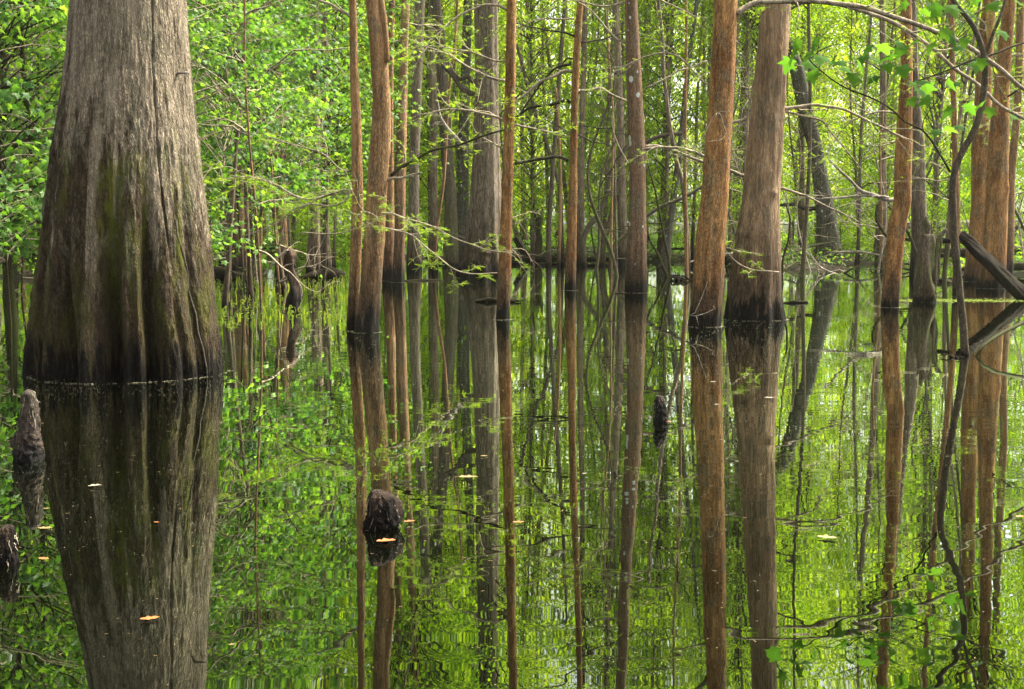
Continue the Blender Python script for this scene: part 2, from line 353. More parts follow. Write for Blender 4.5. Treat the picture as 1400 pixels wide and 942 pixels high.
def make_crown(seed, z0, z1, Rad, ncl, per, size, kind, trunk_r=.05, flat=.12, spread=.45, shape='oval', tiltr=(.1, 1.3), lean=(0, 0), twigs=True):
    r = np.random.default_rng(seed)
    lv = MB(); br = MB(); zt = z1
    cz = z0 + (z1 - z0) * r.random(ncl); q = (cz - z0) / (z1 - z0)
    prof = np.sin(np.pi * np.clip(.12 + .84 * q, 0, 1)) ** .6 if shape == 'oval' else (1.05 - .55 * q)
    th = r.random(ncl) * 2 * math.pi; rr = Rad * prof * np.sqrt(r.random(ncl) * .92 + .08)
    cx = rr * np.cos(th) + lean[0] * q; cyy = rr * np.sin(th) + lean[1] * q
    P_ = []; tn = []; yw = []
    for k in range(ncl):
        c = np.array([cx[k], cyy[k], cz[k]])
        base = np.array([lean[0] * q[k] * .9, lean[1] * q[k] * .9, max(z0 * .5, cz[k] - rr[k] * r.uniform(.2, .8))])
        if twigs: br.tube(arc(base, c, 5, .06, r, .02), np.linspace(.006 + .006 * rr[k], .003, 5) * (size / .08) ** .5, 3, cap=False)
        n = r.integers(int(per * .6), int(per * 1.4)); sp = spread * r.uniform(.6, 1.3)
        u = r.normal(0, 1, (n, 3)) * np.array([sp, sp * r.uniform(.35, 1), flat]); a = th[k]
        ro = np.array([[math.cos(a), -math.sin(a), 0], [math.sin(a), math.cos(a), 0], [0, 0, 1]]); u = u @ ro.T
        u[:, 2] -= .22 * (u[:, 0] ** 2 + u[:, 1] ** 2) / max(sp, .1)
        P_.append(c + u); tb = r.normal(.45, .2); tn.append(np.clip(r.normal(tb, .16, n), 0, 1)); yw.append(r.normal(a - math.pi / 2, 1.3, n))
    P_ = np.vstack(P_); n = len(P_)
    scatter(lv, kind, P_, np.concatenate(yw), r.uniform(*tiltr, n), r.normal(0, .5, n), size * r.uniform(.55, 1.25, n), np.concatenate(tn))
    return lv, br
def small_trunk(seed, h, r0, lean=(0, 0), sides=9, n=26, wob=.03, flare=.8, zb=-.6, crook=0):
    r = np.random.default_rng(seed); t = np.linspace(0, 1, n); z = zb + (h - zb) * t
    ph = r.random(4) * 6.28; x = lean[0] * t + wob * h * (.5 * np.sin(t * 5 + ph[0]) + .25 * np.sin(t * 13 + ph[1])) * t; y = lean[1] * t + wob * h * .5 * np.sin(t * 6 + ph[2]) * t
    if crook: x += crook * np.sin(t * 9 + ph[3]) * t
    rad = r0 * (1 - .72 * t) * (1 + flare * np.exp(-np.maximum(z, 0) / (5 * r0 + .02)))
    mb = MB(); mb.tube(np.stack([x, y, z], -1), rad, sides, rfun=lambda a, p: 1 + .10 * np.sin(a * 3 + ph[0]) * np.exp(-np.maximum(p[:, 2], 0) / .8)[:, None] + .05 * np.sin(a * 2 + p[:, 2:3] * 2 + ph[1]))
    return mb

# ------------------------------------------------------------------ hero trunks from their outlines
def outline_trunk(D, prof, top, sides=56, rows=170, seed=0, flute=.05, nfl=7, fluteh=.6, rough=.02, taper=.985):
    "prof: (photo row, left edge, right edge) from top to waterline; returns tube points relative to the base"
    prof = sorted(prof); pts = [];
    for y, a, b in prof:
        c = P((a + b) / 2, y, D); wdt = (P(b, y, D) - P(a, y, D))[0] / 2; pts.append((c[2], c[0], wdt))
    pts = pts[::-1]                              # rising z
    z = np.array([p[0] for p in pts]); x = np.array([p[1] for p in pts]); rw = np.array([p[2] for p in pts])
    base = np.array([x[0], D, 0.])
    k = max(2, len(z) - 3); sx = (x[-1] - x[k - 1]) / (z[-1] - z[k - 1])
    zt = np.array([z[-1] + (top - z[-1]) * f for f in (.25, .5, .75, 1)]); xt = x[-1] + sx * .6 * (zt - z[-1]); rt = rw[-1] * np.array([.93, .84, .72, .55])
    z = np.concatenate([[z[0] - .5], z, zt]); x = np.concatenate([[x[0]], x, xt]); rw = np.concatenate([[rw[0] * 1.06], rw, rt])
    q = np.linspace(0, 1, rows); zz = z[0] + (z[-1] - z[0]) * (.55 * q + .45 * q ** 2.2)
    xx = np.interp(zz, z, x) - base[0]; rr = np.interp(zz, z, rw)
    kk = np.array([1, 2, 3, 2, 1.]) / 9
    for arr in (xx, rr):
        s = np.convolve(np.pad(arr, 2, 'edge'), kk, 'valid'); arr[:] = s
    r = np.random.default_rng(seed); yy = .02 * np.sin(zz * 1.3 + seed)
    ph = r.random(nfl) * 6.28; kn = [(r.uniform(0, 6.28), r.uniform(.2, 6), r.uniform(.04, .13), r.uniform(.12, .3), r.uniform(.03, .09)) for _ in range(26)]
    def rf(a, p):
        zc = p[:, 2:3]; A = flute * np.exp(-np.maximum(zc, 0) / fluteh) + flute * .22
        f = 1 + A * (np.sin(a * nfl + ph[0] + .2 * np.sin(zc)) * .6 + np.sin(a * (nfl // 2 + 1) + ph[1]) * .4 - .1)
        cx_, sy_ = np.cos(a), np.sin(a)
        for a0, z0_, am, wa, wz in kn: f = f + am * np.exp(-(((a - a0 + math.pi) % (2 * math.pi) - math.pi) / wa) ** 2 - ((zc - z0_) / wz) ** 2)
        f = f + rough * 1.6 * (fbm(cx_ * 3 + seed, sy_ * 3, zc * 1.2) - .5) * 2
        R0 = np.maximum(rr[:, None], .05)
        f = f + rough * .9 * (fbm(cx_ * R0 * 45 + 11, sy_ * R0 * 45 + seed, zc * 5, 3) - .5) * 2
        return f
    mb = MB(); mb.tube(np.stack([xx, yy, zz], -1), rr, sides, rfun=rf)
    return mb, base, (zz, xx, rr)
RNG = np.random.default_rng(7)
def px_branch(base, D, pl, w0, w1, sides=7, D2=None, wob=1.0, seed=1):
    "a limb through photo points pl at distance D (running to D2), widths in photo pixels"
    r = np.random.default_rng(seed); n = len(pl); Ds = np.linspace(D, D if D2 is None else D2, n)
    pts = np.array([P(a, b, d) for (a, b), d in zip(pl, Ds)]) - base
    m = (n - 1) * 5 + 1; t = np.linspace(0, n - 1, m)
    q = np.stack([np.interp(t, np.arange(n), pts[:, k]) for k in range(3)], -1)
    ker = np.array([1, 2, 3, 2, 1.]) / 9
    for k in range(3): q[:, k] = np.convolve(np.pad(q[:, k], 2, 'reflect', reflect_type='odd'), ker, 'valid')
    nz = r.normal(0, 1, (m, 3))
    for _ in range(3):
        for k in range(3): nz[:, k] = np.convolve(np.pad(nz[:, k], 2, 'edge'), ker, 'valid')
    nz[0] = 0; q += nz * PX(D) * wob * 3.2
    rad = np.linspace(w0, w1, m) / 2 * PX(D)
    return q, rad
def twigs_on(mb, q, rad, r, n, L, droop=-.1, sub=2, side=4):
    "thin side twigs along a limb; returns twig polylines for foliage"
    out = []
    for k in range(n):
        i_ = r.integers(2, len(q)); d = q[min(i_, len(q) - 1)] - q[i_ - 1]; d /= np.linalg.norm(d) + 1e-9
        s = np.cross(d, [0, 0, 1]); s /= np.linalg.norm(s) + 1e-6
        dr = d * r.uniform(.3, 1) + s * r.normal(0, .8) + np.array([0, 0, r.normal(.0, .35)]); dr /= np.linalg.norm(dr)
        l = L * r.uniform(.4, 1.2); m = 7; p = [q[i_]]
        for j_ in range(m):
            dr = dr + r.normal(0, .2, 3) + np.array([0, 0, droop * .3]); dr /= np.linalg.norm(dr); p.append(p[-1] + dr * l / m)
        p = np.array(p); mb.tube(p, np.linspace(min(rad[i_] * .55, .012), .0018, m + 1), 3, cap=False); out.append(p)
        for _ in range(sub):
            j_ = r.integers(2, m); e = p[j_] + (dr * .4 + r.normal(0, .5, 3)) * l * .35
            pp = arc(p[j_], e, 4, .08, r, .04); mb.tube(pp, np.linspace(.003, .0015, 4), 3, cap=False); out.append(pp)
    return out
def sprigs_on(lv, lines, r, per=14, size=.09, kind='sprig', tone=(.5, .2)):
    pos = []; yaw = []
    for p in lines:
        n = max(2, int(per * r.uniform(.5, 1.3))); t = r.random(n) ** .8 * (len(p) - 1); i_ = np.minimum(t.astype(int), len(p) - 2); f = (t - i_)[:, None]
        pos.append(p[i_] * (1 - f) + p[i_ + 1] * f); d = p[-1] - p[0]; a = math.atan2(-d[0], d[1]); yaw.append(a + r.choice([-1, 1], n) * r.uniform(.4, 1.3, n))
    pos = np.vstack(pos); yaw = np.concatenate(yaw); n = len(pos)
    scatter(lv, kind, pos, yaw, r.normal(.12, .25, n), r.normal(0, .3, n), size * r.uniform(.6, 1.3, n), np.clip(r.normal(tone[0], tone[1], n), 0, 1))

HERO = {}
def hero(key, name, label, mat, wl, prof, top=9, bmat='twig', **kw):
    D = DW(wl)
    mb, base, cl = outline_trunk(D, prof, top, seed=len(HERO) + 3, **kw)
    t = thing(name, base, label, 'tree'); mb.obj('trunk', M[mat], t)
    HERO[key] = (t, base, D, cl); return t
def limb(key, pl, w0, w1, D2=None, ntw=0, L=.6, leaves=0, mat='twig', seed=1, size=.09, wob=1.0, dD=0, kind='sprig', lm='cypress'):
    t, base, D, cl = HERO[key]; D = D + dD; r = np.random.default_rng(seed * 17 + 5)
    q, rad = px_branch(base, D, pl, w0, w1, D2=D2, seed=seed, wob=wob)
    mb = MB(); mb.tube(q, rad, 7); lines = []
    if ntw: lines = twigs_on(mb, q, rad, r, ntw, L)
    mb.obj('branch', M[mat], t)
    if leaves and lines:
        lv = MB(); sprigs_on(lv, lines, r, leaves, size, kind); o = lv.obj('foliage', M[lm], t, smooth=False); o['kind'] = 'stuff'
def auto_limbs(key, n, zlo, zhi, L, seed, leaves=10, mat='twig', size=.09):
    "side limbs at heights above the ones measured, so that the reflection finds branches too"
    t, base, D, (zz, xx, rr) = HERO[key]; r = np.random.default_rng(seed)
    for k in range(n):
        z = r.uniform(zlo, zhi); a = r.uniform(0, 6.28); x = np.interp(z, zz, xx); rad0 = np.interp(z, zz, rr)
        p = [np.array([x + math.cos(a) * rad0 * .7, math.sin(a) * rad0 * .7, z])]; d = np.array([math.cos(a), math.sin(a), .25])
        l = L * r.uniform(.6, 1.2)
        for _ in range(11): d = d + r.normal(0, .14, 3) + np.array([0, 0, -.03]); d /= np.linalg.norm(d); p.append(p[-1] + d * l / 11)
        q = np.array(p); rad = np.linspace(.012 + .004 * l, .003, 12); mb = MB(); mb.tube(q, rad, 6)
        lines = twigs_on(mb, q, rad, r, 9, l * .4); mb.obj('branch', M[mat], t)
        if leaves: lv = MB(); sprigs_on(lv, lines, r, leaves, size); o = lv.obj('foliage', M['cypress'], t, smooth=False); o['kind'] = 'stuff'

# --- the giant buttressed tree, modelled for itself
D0 = DW(515)
gp = [(-260, 92, 226), (-100, 84, 231), (0, 79, 236), (100, 70, 244), (200, 54, 255), (280, 44, 264), (350, 39, 274), (400, 36, 281), (450, 31, 291), (485, 28, 296), (515, 27, 298)]
cz = []
for y, a, b in gp: c = P((a + b) / 2, y, D0); cz.append((c[2], c[0], (P(b, y, D0) - P(a, y, D0))[0] / 2))
cz = np.array(cz[::-1]); cz = np.vstack([[cz[0][0] - .5, cz[0][1], cz[0][2] * 1.02], cz]); topz = cz[-1][0]
cz = np.vstack([cz, [topz + 2.5, cz[-1][1] + .02, cz[-1][2] * .93], [topz + 5, cz[-1][1] + .03, cz[-1][2] * .85]])
base0 = np.array([cz[1][1], D0 + cz[1][2] * .4, 0.])
nr, ns = 560, 500
q = np.linspace(0, 1, nr); z = cz[0][0] + (cz[-1][0] - cz[0][0]) * (.45 * q + .55 * q ** 2)
xc = np.interp(z, cz[:, 0], cz[:, 1]) - base0[0]; rc = np.interp(z, cz[:, 0], cz[:, 2])
ker = np.ones(21) / 21; xc = np.convolve(np.pad(xc, 10, 'edge'), ker, 'valid'); rc = np.convolve(np.pad(rc, 10, 'edge'), ker, 'valid')
a = np.linspace(-math.pi, math.pi, ns, endpoint=False)[None, :]; zc = z[:, None]
#            angle  width depth  reach (m)
GR = [(-58, 4.5, .26, 1.7), (-31, 9, .34, .7), (-28, 3.5, .16, 1.4), (4, 4.5, .30, 1.2), (9, 2.2, .12, 1.6), (30, 3.6, .24, 1.5), (60, 3, .05, 2.0), (-46, 2, .07, 1.0), (-15, 1.8, .05, 1.3), (18, 1.8, .06, .9),
      (100, 9, .25, .9), (140, 12, .3, .8), (178, 8, .3, .9), (-150, 12, .25, .8), (-105, 8, .3, 1.0), (-78, 3, .10, 1.4), (46, 2.0, .05, .8)]
wob = (fbm(zc * 1.7, zc * 0 + 3.3, zc * 0, 3) - .5) * .12
f = np.ones((nr, ns)) * (1 - .015 * (1 - sst(0, .8, zc)))
for an, wd, dp, rc_ in GR:
    da = (a + wob * (1 + .3 * math.sin(an)) - R(an) + math.pi) % (2 * math.pi) - math.pi
    f -= dp * 1.45 * np.exp(-(da / R(wd * 1.25)) ** 2) * (1 - sst(rc_ * .15, rc_ * 1.25, zc))
# ridges between the grooves come forward near the water
for an, wd, dp, rc_ in [(-42, 9, .05, .5), (-12, 10, .09, .7), (18, 7, .04, .6), (46, 9, .06, .6)]:
    da = (a - R(an) + math.pi) % (2 * math.pi) - math.pi; f += dp * np.exp(-(da / R(wd)) ** 2) * (1 - sst(0, rc_, zc))
ca, sa = np.sin(a), -np.cos(a)
Rm = rc[:, None]
f += .05 * (fbm(ca * 2.2 + 3, sa * 2.2, zc * .35, 3) - .5) + .035 * (fbm(ca * 6, sa * 6 + 2, zc * .6, 3) - .5)
s1 = fbm(ca * Rm * 38 + 5, sa * Rm * 38, zc * 3.0 + 1.5 * vn(ca * 4, sa * 4, zc * 2), 4)
f += .045 * (np.abs(s1 - .5) * 2 - .25)
s2 = fbm(ca * Rm * 90, sa * Rm * 90, zc * 12, 2); f += .010 * (s2 - .5)
f += (.15 * np.exp(-((a + R(88)) / R(26)) ** 2) + .03 * np.exp(-((a - R(90)) / R(22)) ** 2)) * (1 - sst(.05, 1.3, zc))
# the long crack running down the right side
crk = R(42) + .05 * np.sin(zc * 1.9) + .03 * (vn(zc * 5, 0 * zc, 0 * zc) - .5) - .05 * sst(.5, 0, zc)
da = a - crk; f -= .032 * np.exp(-(da / R(.8)) ** 2) * sst(.75, 1.1, zc); CR = np.exp(-(da / R(1.3)) ** 2) * sst(.75, 1.1, zc)
vx = xc[:, None] + rc[:, None] * f * np.sin(a); vy = -rc[:, None] * f * np.cos(a) * .92 ; vz = zc + 0 * a
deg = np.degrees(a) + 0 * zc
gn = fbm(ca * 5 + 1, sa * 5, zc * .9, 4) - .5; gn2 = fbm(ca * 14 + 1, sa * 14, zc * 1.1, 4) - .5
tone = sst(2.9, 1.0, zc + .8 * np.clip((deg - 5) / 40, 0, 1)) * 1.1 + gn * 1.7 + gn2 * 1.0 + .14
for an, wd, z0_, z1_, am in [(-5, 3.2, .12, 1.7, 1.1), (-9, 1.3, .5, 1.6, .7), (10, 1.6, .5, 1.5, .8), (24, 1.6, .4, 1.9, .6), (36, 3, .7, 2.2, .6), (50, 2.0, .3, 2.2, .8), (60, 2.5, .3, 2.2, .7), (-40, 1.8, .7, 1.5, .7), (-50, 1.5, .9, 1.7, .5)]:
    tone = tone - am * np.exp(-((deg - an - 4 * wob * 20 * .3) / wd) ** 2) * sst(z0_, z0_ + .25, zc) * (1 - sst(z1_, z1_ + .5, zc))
tone = tone + 1.1 * (np.clip(1.0 - f, 0, .25) / .16) * sst(1.9, .8, zc) + .5 * sst(-56, -62, deg) * sst(2.4, 1.8, zc)  # bark colour darkens with groove depth: stain together with painted-in shade
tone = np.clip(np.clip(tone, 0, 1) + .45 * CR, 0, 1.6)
i = np.arange(nr - 1)[:, None] * ns; j = np.arange(ns)[None]; k = (j + 1) % ns
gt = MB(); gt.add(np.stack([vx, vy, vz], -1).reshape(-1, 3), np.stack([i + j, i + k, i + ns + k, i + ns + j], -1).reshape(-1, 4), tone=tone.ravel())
tg_ = thing('giant_tree', base0, 'massive grey-brown buttressed tree trunk with mossy fluted base at far left', 'tree')
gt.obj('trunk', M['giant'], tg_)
HERO['giant'] = (tg_, base0, D0, (z, xc, rc))
def on_giant(px, py):
    "a point on the bark of the giant at the photo pixel"
    zq = P(px, py, D0)[2]; rq = np.interp(zq, z, rc); xq = np.interp(zq, z, xc); c0 = base0 + np.array([xq, 0, 0])
    best = None
    for s in np.linspace(-rq, rq, 80):
        p = P(px, py, base0[1] + s * .98)
        aa = math.atan2(p[0] - c0[0], -(p[1] - c0[1])); ia = int((aa + math.pi) / (2 * math.pi) * ns) % ns; iz = int(np.argmin(abs(z - p[2])))
        if np.hypot(p[0] - c0[0], (p[1] - c0[1]) / .92) < rc[iz] * f[iz, ia] + .012: best = p; break
    return best if best is not None else P(px, py, base0[1])
vine = np.array([on_giant(*p) for p in [(241, 300), (243, 325), (250, 345), (256, 370), (257, 395), (262, 412), (268, 430), (271, 455), (277, 475), (282, 500), (284, 512)]]) - base0
vine[-1, 2] = -.05
vb = MB(); vb.tube(vine, np.linspace(.008, .006, len(vine)), 6); o = vb.obj('root', M['sapvine'], tg_); o['label'] = 'thin grey climbing root on the bark'
sb = MB(); pA = on_giant(243, 100) - base0; sb.tube(np.array([pA, pA + [.04, -.01, 0], pA + [.09, -.02, .002]]), [.012, .010, .008], 6); sb.obj('branch_stub', M['deadwood'], tg_)

# --- the rest of the near trunks
hero('twinL', 'tree', 'left slender stem of the close reddish pair rising from the water, bare and slightly bent', 'tupelo', 452,
     [(0, 477, 487), (100, 478, 489.5), (170, 480, 494), (280, 481, 497), (380, 478, 493), (430, 475, 491), (452, 474, 492)], flute=.06)
hero('twinR', 'tree', 'thicker right trunk of the close reddish pair with a small stem hugging its top', 'tupelo', 454,
     [(-60, 497, 518), (0, 500, 521), (60, 505, 529), (140, 510, 534), (180, 507, 535), (230, 503, 531), (300, 499, 527), (380, 494, 523), (430, 489, 519), (454, 485, 519)], flute=.07)
q_, r_ = px_branch(HERO['twinR'][1], HERO['twinR'][2] - .05, [(529, 85), (529, 60), (526, 30), (521, 0), (517, -60), (515, -120)], 7, 8, wob=.2); mb = MB(); mb.tube(q_, r_, 10); mb.obj('side_stem', M['tupelo'], HERO['twinR'][0])
hero('palL', 'tree', 'pale orange trunk behind the reddish pair, its dark foot in the water', 'paleorange', 384,
     [(0, 531, 540), (100, 529, 538), (200, 528, 538), (300, 526, 539), (384, 522, 541)], flute=.07, top=15)
hero('palR', 'tree', 'straight pinkish trunk just right of the reddish pair, standing farther back', 'paleorange', 386,
     [(0, 549, 561), (60, 546.5, 558), (140, 544, 557), (230, 539, 555), (300, 540, 554), (386, 536, 553)], flute=.07, top=15)
hero('greyslim', 'tree', 'slim grey lichen-marked trunk standing between the pinkish trunk and a pale thin one', 'grey', 368,
     [(0, 567, 581), (60, 564, 579), (230, 559, 573), (300, 558, 573), (368, 555, 577)], top=17)
hero('greythin', 'tree', 'thin pale grey straight trunk left of the dark leaning one', 'far', 362,
     [(0, 586, 597), (140, 587, 598), (280, 588, 598), (350, 587, 599)], top=18)
hero('leaner', 'tree', 'dark greenish trunk leaning slightly right just left of the big grey cypress', 'dark', 364,
     [(0, 588, 602), (60, 595, 610), (200, 602, 618), (280, 608, 625), (364, 605, 628)], top=17)
hero('greybehind', 'tree', 'pale mottled trunk half hidden behind the big grey cypress on its left side', 'mottled', 360,
     [(0, 634, 646), (100, 630, 643), (200, 626, 641), (300, 624, 641), (360, 621, 643)], top=18)
hero('bigcyp', 'tree', 'big grey flared cypress in mid distance with a broad dark foot and bark seam', 'grey', 376,
     [(-80, 650, 680), (0, 648, 681), (100, 650, 681), (200, 647, 683), (280, 642.5, 686), (330, 638, 690), (355, 634, 694), (376, 627, 699)], top=18, sides=96, rows=240, flute=.13, nfl=11, fluteh=1.2, rough=.03)
hero('slimorange', 'tree', 'smooth orange-tan slim trunk in front of the big grey cypress', 'orange', 437,
     [(0, 693, 706), (100, 691, 705.5), (200, 688, 702.5), (280, 685, 700.5), (330, 683, 700), (400, 680, 698), (437, 678, 697)], flute=.03)
hero('thinorange', 'tree', 'thinnest bright orange trunk near the middle, crossed by bare branches', 'orange', 397,
     [(0, 789, 798), (50, 785, 794.5), (100, 782, 792), (200, 779, 789), (280, 777, 789), (340, 774, 788), (397, 771.5, 787)], flute=.04, top=12)
hero('spotted', 'tree', 'straight brown trunk dotted with round white lichen spots', 'spotted', 400,
     [(0, 854, 871), (100, 856, 877), (200, 859, 882), (280, 860, 883), (340, 857, 884), (400, 853.5, 885)], top=12, rough=.025)
hero('redlean', 'tree', 'orange-stained trunk leaning slightly right, just left of the thick ridged tan tree', 'orange', 446,
     [(-60, 983, 1011), (0, 978, 1008.5), (30, 976, 1007), (100, 972, 1005), (200, 964, 998.5), (280, 957, 994.6), (320, 952, 991), (400, 946, 987.6), (446, 941, 984)], sides=80, rows=220, rough=.03, flute=.06)
hero('ridged', 'tree', 'thickest tan trunk right of centre with finely ridged bark and a black wet foot', 'ridged', 436,
     [(-60, 1047, 1084), (0, 1042, 1081), (100, 1033, 1076), (200, 1023, 1070), (280, 1014, 1065), (320, 1007, 1066), (400, 996, 1067), (425, 992, 1070), (436, 990, 1072)], sides=120, rows=260, rough=.03, flute=.09, nfl=10, fluteh=.35)
hero('tan', 'tree', 'tan trunk leaning right between the thick tan tree and the mossy snag', 'orange', 420,
     [(0, 1231, 1245.5), (100, 1232, 1247), (200, 1225, 1247), (280, 1223, 1245.6), (300, 1216, 1240), (350, 1211, 1234), (420, 1204.5, 1228)], top=12)
hero('greyright', 'tree', 'rough dark grey trunk right behind the tan leaning one', 'grey', 376,
     [(0, 1237, 1252), (140, 1244, 1258), (200, 1248, 1264), (240, 1246, 1265), (330, 1247, 1268), (376, 1244, 1270)], top=15)
hero('thinred', 'tree', 'thin straight reddish trunk just behind the crooked grey sapling', 'orange', 406,
     [(0, 1298, 1305), (98, 1299, 1306), (200, 1301, 1309), (300, 1305, 1313), (406, 1303, 1313)], top=12)
hero('redA', 'tree', 'reddish trunk behind the fallen log, left one of two thick neighbours', 'orange', 385,
     [(0, 1344, 1362), (30, 1341, 1359), (200, 1329, 1353), (280, 1328, 1350), (330, 1324, 1349), (385, 1318, 1345)], top=14)
hero('redB', 'tree', 'broad rust-streaked trunk behind the fallen log, right one of two thick neighbours', 'orange', 394,
     [(0, 1372, 1388), (100, 1362, 1381), (200, 1352, 1379), (280, 1348, 1377), (340, 1342, 1375), (394, 1336, 1374)], top=14, flute=.08)
hero('redC', 'tree', 'narrow brown trunk nearest the right picture edge, touching the broad rust one', 'tupelo', 378,
     [(0, 1391, 1401), (150, 1386, 1396), (240, 1378, 1388), (330, 1372, 1386), (378, 1369, 1384)], top=14)
hero('leftred', 'tree', 'short reddish trunk with a thin companion stem left of centre above the water plants', 'paleorange', 380,
     [(0, 322, 331), (180, 320, 332), (270, 318, 333), (380, 315, 335)], top=12)
hero('leftgrey', 'tree', 'grey upper trunk turning rust below, standing behind the twisted black stub', 'paleorange', 381,
     [(0, 372, 383), (200, 375, 388), (280, 378, 391), (330, 378, 393), (381, 375, 396)], top=14)
hero('darkpairL', 'tree', 'left brown trunk of a dark pair behind the hanging yellow-green sprays', 'far', 375,
     [(0, 424, 435), (180, 424, 438), (300, 423, 438), (375, 418, 441)], top=14, flute=.12)
hero('darkpairR', 'tree', 'right brown trunk of a dark pair behind the hanging yellow-green sprays', 'far', 377,
     [(0, 440, 449), (180, 438, 448.5), (300, 438, 449), (377, 439, 454)], top=14, flute=.12)
hero('behindorange', 'tree', 'thin grey-brown trunk peeking out behind the thinnest orange trunk', 'far', 362,
     [(0, 797, 804), (200, 791, 799), (362, 788, 799)], top=18)
hero('behindspot', 'tree', 'thin brown trunk close left behind the lichen-spotted trunk', 'far', 363,
     [(0, 838, 846), (200, 844, 855), (300, 845, 857), (363, 845, 858)], top=18)
hero('slimcentre', 'tree', 'slim dark stem left of the thinnest orange trunk, bowed near the broken stump', 'dark', 364,
     [(0, 770, 775), (100, 762, 768), (200, 755, 761), (300, 748, 754), (364, 746, 754)], top=14)
hero('behindred', 'tree', 'grey trunk half covered by the orange-stained leaning trunk at its left edge', 'far', 356,
     [(0, 969, 980), (120, 967, 979), (300, 1000, 1006), (356, 998, 1010)][:2] + [(300, 964, 978), (356, 962, 980)], top=18)
hero('behindridged', 'tree', 'dark fluted trunk filling the gap left of the thick ridged tan tree', 'grey', 357,
     [(0, 1016, 1030), (140, 1012, 1030), (260, 1000, 1021), (330, 996, 1020), (357, 992, 1024)], top=18, flute=.14)
# the leaning mottled trunk on the bank
Dm = 47.0
mb, base, cl = outline_trunk(Dm, [(0, 1040, 1058), (60, 1066, 1084), (95, 1080, 1100), (150, 1091, 1111), (200, 1105, 1124), (250, 1112, 1133), (300, 1117, 1144), (335, 1116, 1150), (350, 1112, 1156)], 14, seed=31, flute=.16, nfl=5, fluteh=.8)
t = thing('tree', base, 'dark mottled lichen-patched trunk leaning left on the leafy right bank', 'tree'); mb.obj('trunk', M['mottled'], t); HERO['mottled'] = (t, base, Dm, cl)

# --- measured limbs
limb('ridged', [(1072, 149), (1100, 146), (1120, 144), (1150, 150), (1180, 162), (1215, 178), (1232, 186)], 5, 2.5, ntw=10, L=.7, leaves=6, seed=2)
limb('ridged', [(1072, 152), (1110, 160), (1130, 170), (1150, 195), (1180, 230), (1200, 255)], 3, 1.5, ntw=8, L=.5, leaves=4, seed=3)
limb('ridged', [(1064, 257), (1100, 267), (1140, 285), (1175, 303)], 4, 2, ntw=8, L=.6, leaves=0, seed=4)
limb('ridged', [(1012, 345), (990, 335), (1010, 360), (1035, 368), (1065, 372)][::-1], 2, 1, ntw=6, L=.4, leaves=14, dD=-.6, seed=5, size=.07)
limb('ridged', [(1020, 160), (1000, 168), (985, 175), (968, 182)], 5, 3, seed=6)
limb('ridged', [(1018, 240), (1000, 232), (985, 222), (960, 212), (930, 200), (905, 200), (880, 204)], 5, 3, ntw=8, L=.5, leaves=6, seed=7, dD=.3)
limb('redlean', [(1008, 18), (1020, 10), (1040, 3), (1075, 0), (1120, 2), (1170, 8), (1210, 18), (1245, 30), (1290, 45), (1330, 65), (1370, 95), (1400, 120), (1430, 140)], 8, 5, ntw=16, L=.9, leaves=6, seed=8)
limb('ridged', [(1080, 2), (1130, 4), (1180, 14), (1230, 35), (1270, 60), (1305, 92), (1340, 115), (1365, 145), (1400, 165), (1430, 180)], 6, 4, ntw=14, L=.8, leaves=6, seed=9, dD=-.5)
limb('redlean', [(966, 115), (950, 95), (930, 80), (905, 68), (880, 75), (850, 90), (830, 110)], 3, 1.5, ntw=8, L=.6, leaves=8, seed=10, dD=-.2)
limb('redlean', [(962, 190), (975, 160), (985, 150), (992, 185), (995, 195)], 1.5, 1, ntw=3, L=.4, seed=11, dD=-.4)
limb('slimorange', [(694, 168), (680, 160), (655, 152), (625, 148), (600, 152), (575, 157), (560, 160)], 4, 2, ntw=10, L=.7, leaves=12, seed=12)
limb('slimorange', [(692, 86), (670, 82), (640, 70), (610, 65), (580, 62)], 3, 1.5, ntw=9, L=.7, leaves=10, seed=13)
limb('slimorange', [(690, 110), (665, 105), (640, 92), (610, 75), (575, 62), (560, 63)], 4, 2, ntw=9, L=.7, leaves=10, seed=14, dD=.3)
limb('slimorange', [(693, 205), (670, 195), (650, 180), (640, 165)], 2.5, 1.2, ntw=5, L=.5, leaves=6, seed=15)
limb('slimorange', [(703, 170), (725, 173), (750, 180), (775, 190)], 3, 2, ntw=6, L=.5, leaves=8, seed=16)
limb('twinR', [(535, 240), (555, 225), (575, 212), (590, 203), (620, 200), (650, 190), (690, 180)], 5, 2.5, ntw=8, L=.6, leaves=8, mat='twigdark', seed=17)
limb('twinR', [(528, 248), (545, 245), (560, 240), (575, 234)], 4, 3, seed=18)
limb('twinR', [(522, 292), (540, 293), (560, 298), (590, 310), (620, 325), (650, 336), (680, 343), (700, 345)], 3, 1.2, ntw=10, L=.45, leaves=16, seed=19, dD=-.5, size=.07)
limb('twinR', [(524, 312), (545, 313), (565, 320), (590, 345), (615, 368), (640, 372), (680, 375)], 2.5, 1.2, ntw=10, L=.4, leaves=14, seed=20, dD=-.8, size=.07)
limb('twinL', [(481, 261), (470, 262), (450, 265), (430, 272), (405, 268), (380, 255), (350, 243), (320, 240)], 4.5, 2, ntw=14, L=.7, leaves=12, seed=21)
limb('twinL', [(481, 262), (460, 265), (440, 270), (420, 282), (400, 290), (385, 300)], 3.5, 1.5, ntw=10, L=.6, leaves=12, seed=22)
limb('twinL', [(480, 232), (465, 232), (445, 212), (430, 205), (410, 200), (385, 190), (360, 185)], 3, 1.3, ntw=12, L=.6, leaves=8, seed=23)
limb('twinL', [(480, 25), (470, 18), (455, 8), (440, 0), (420, -12)], 4.5, 3, ntw=7, L=.5, seed=24)
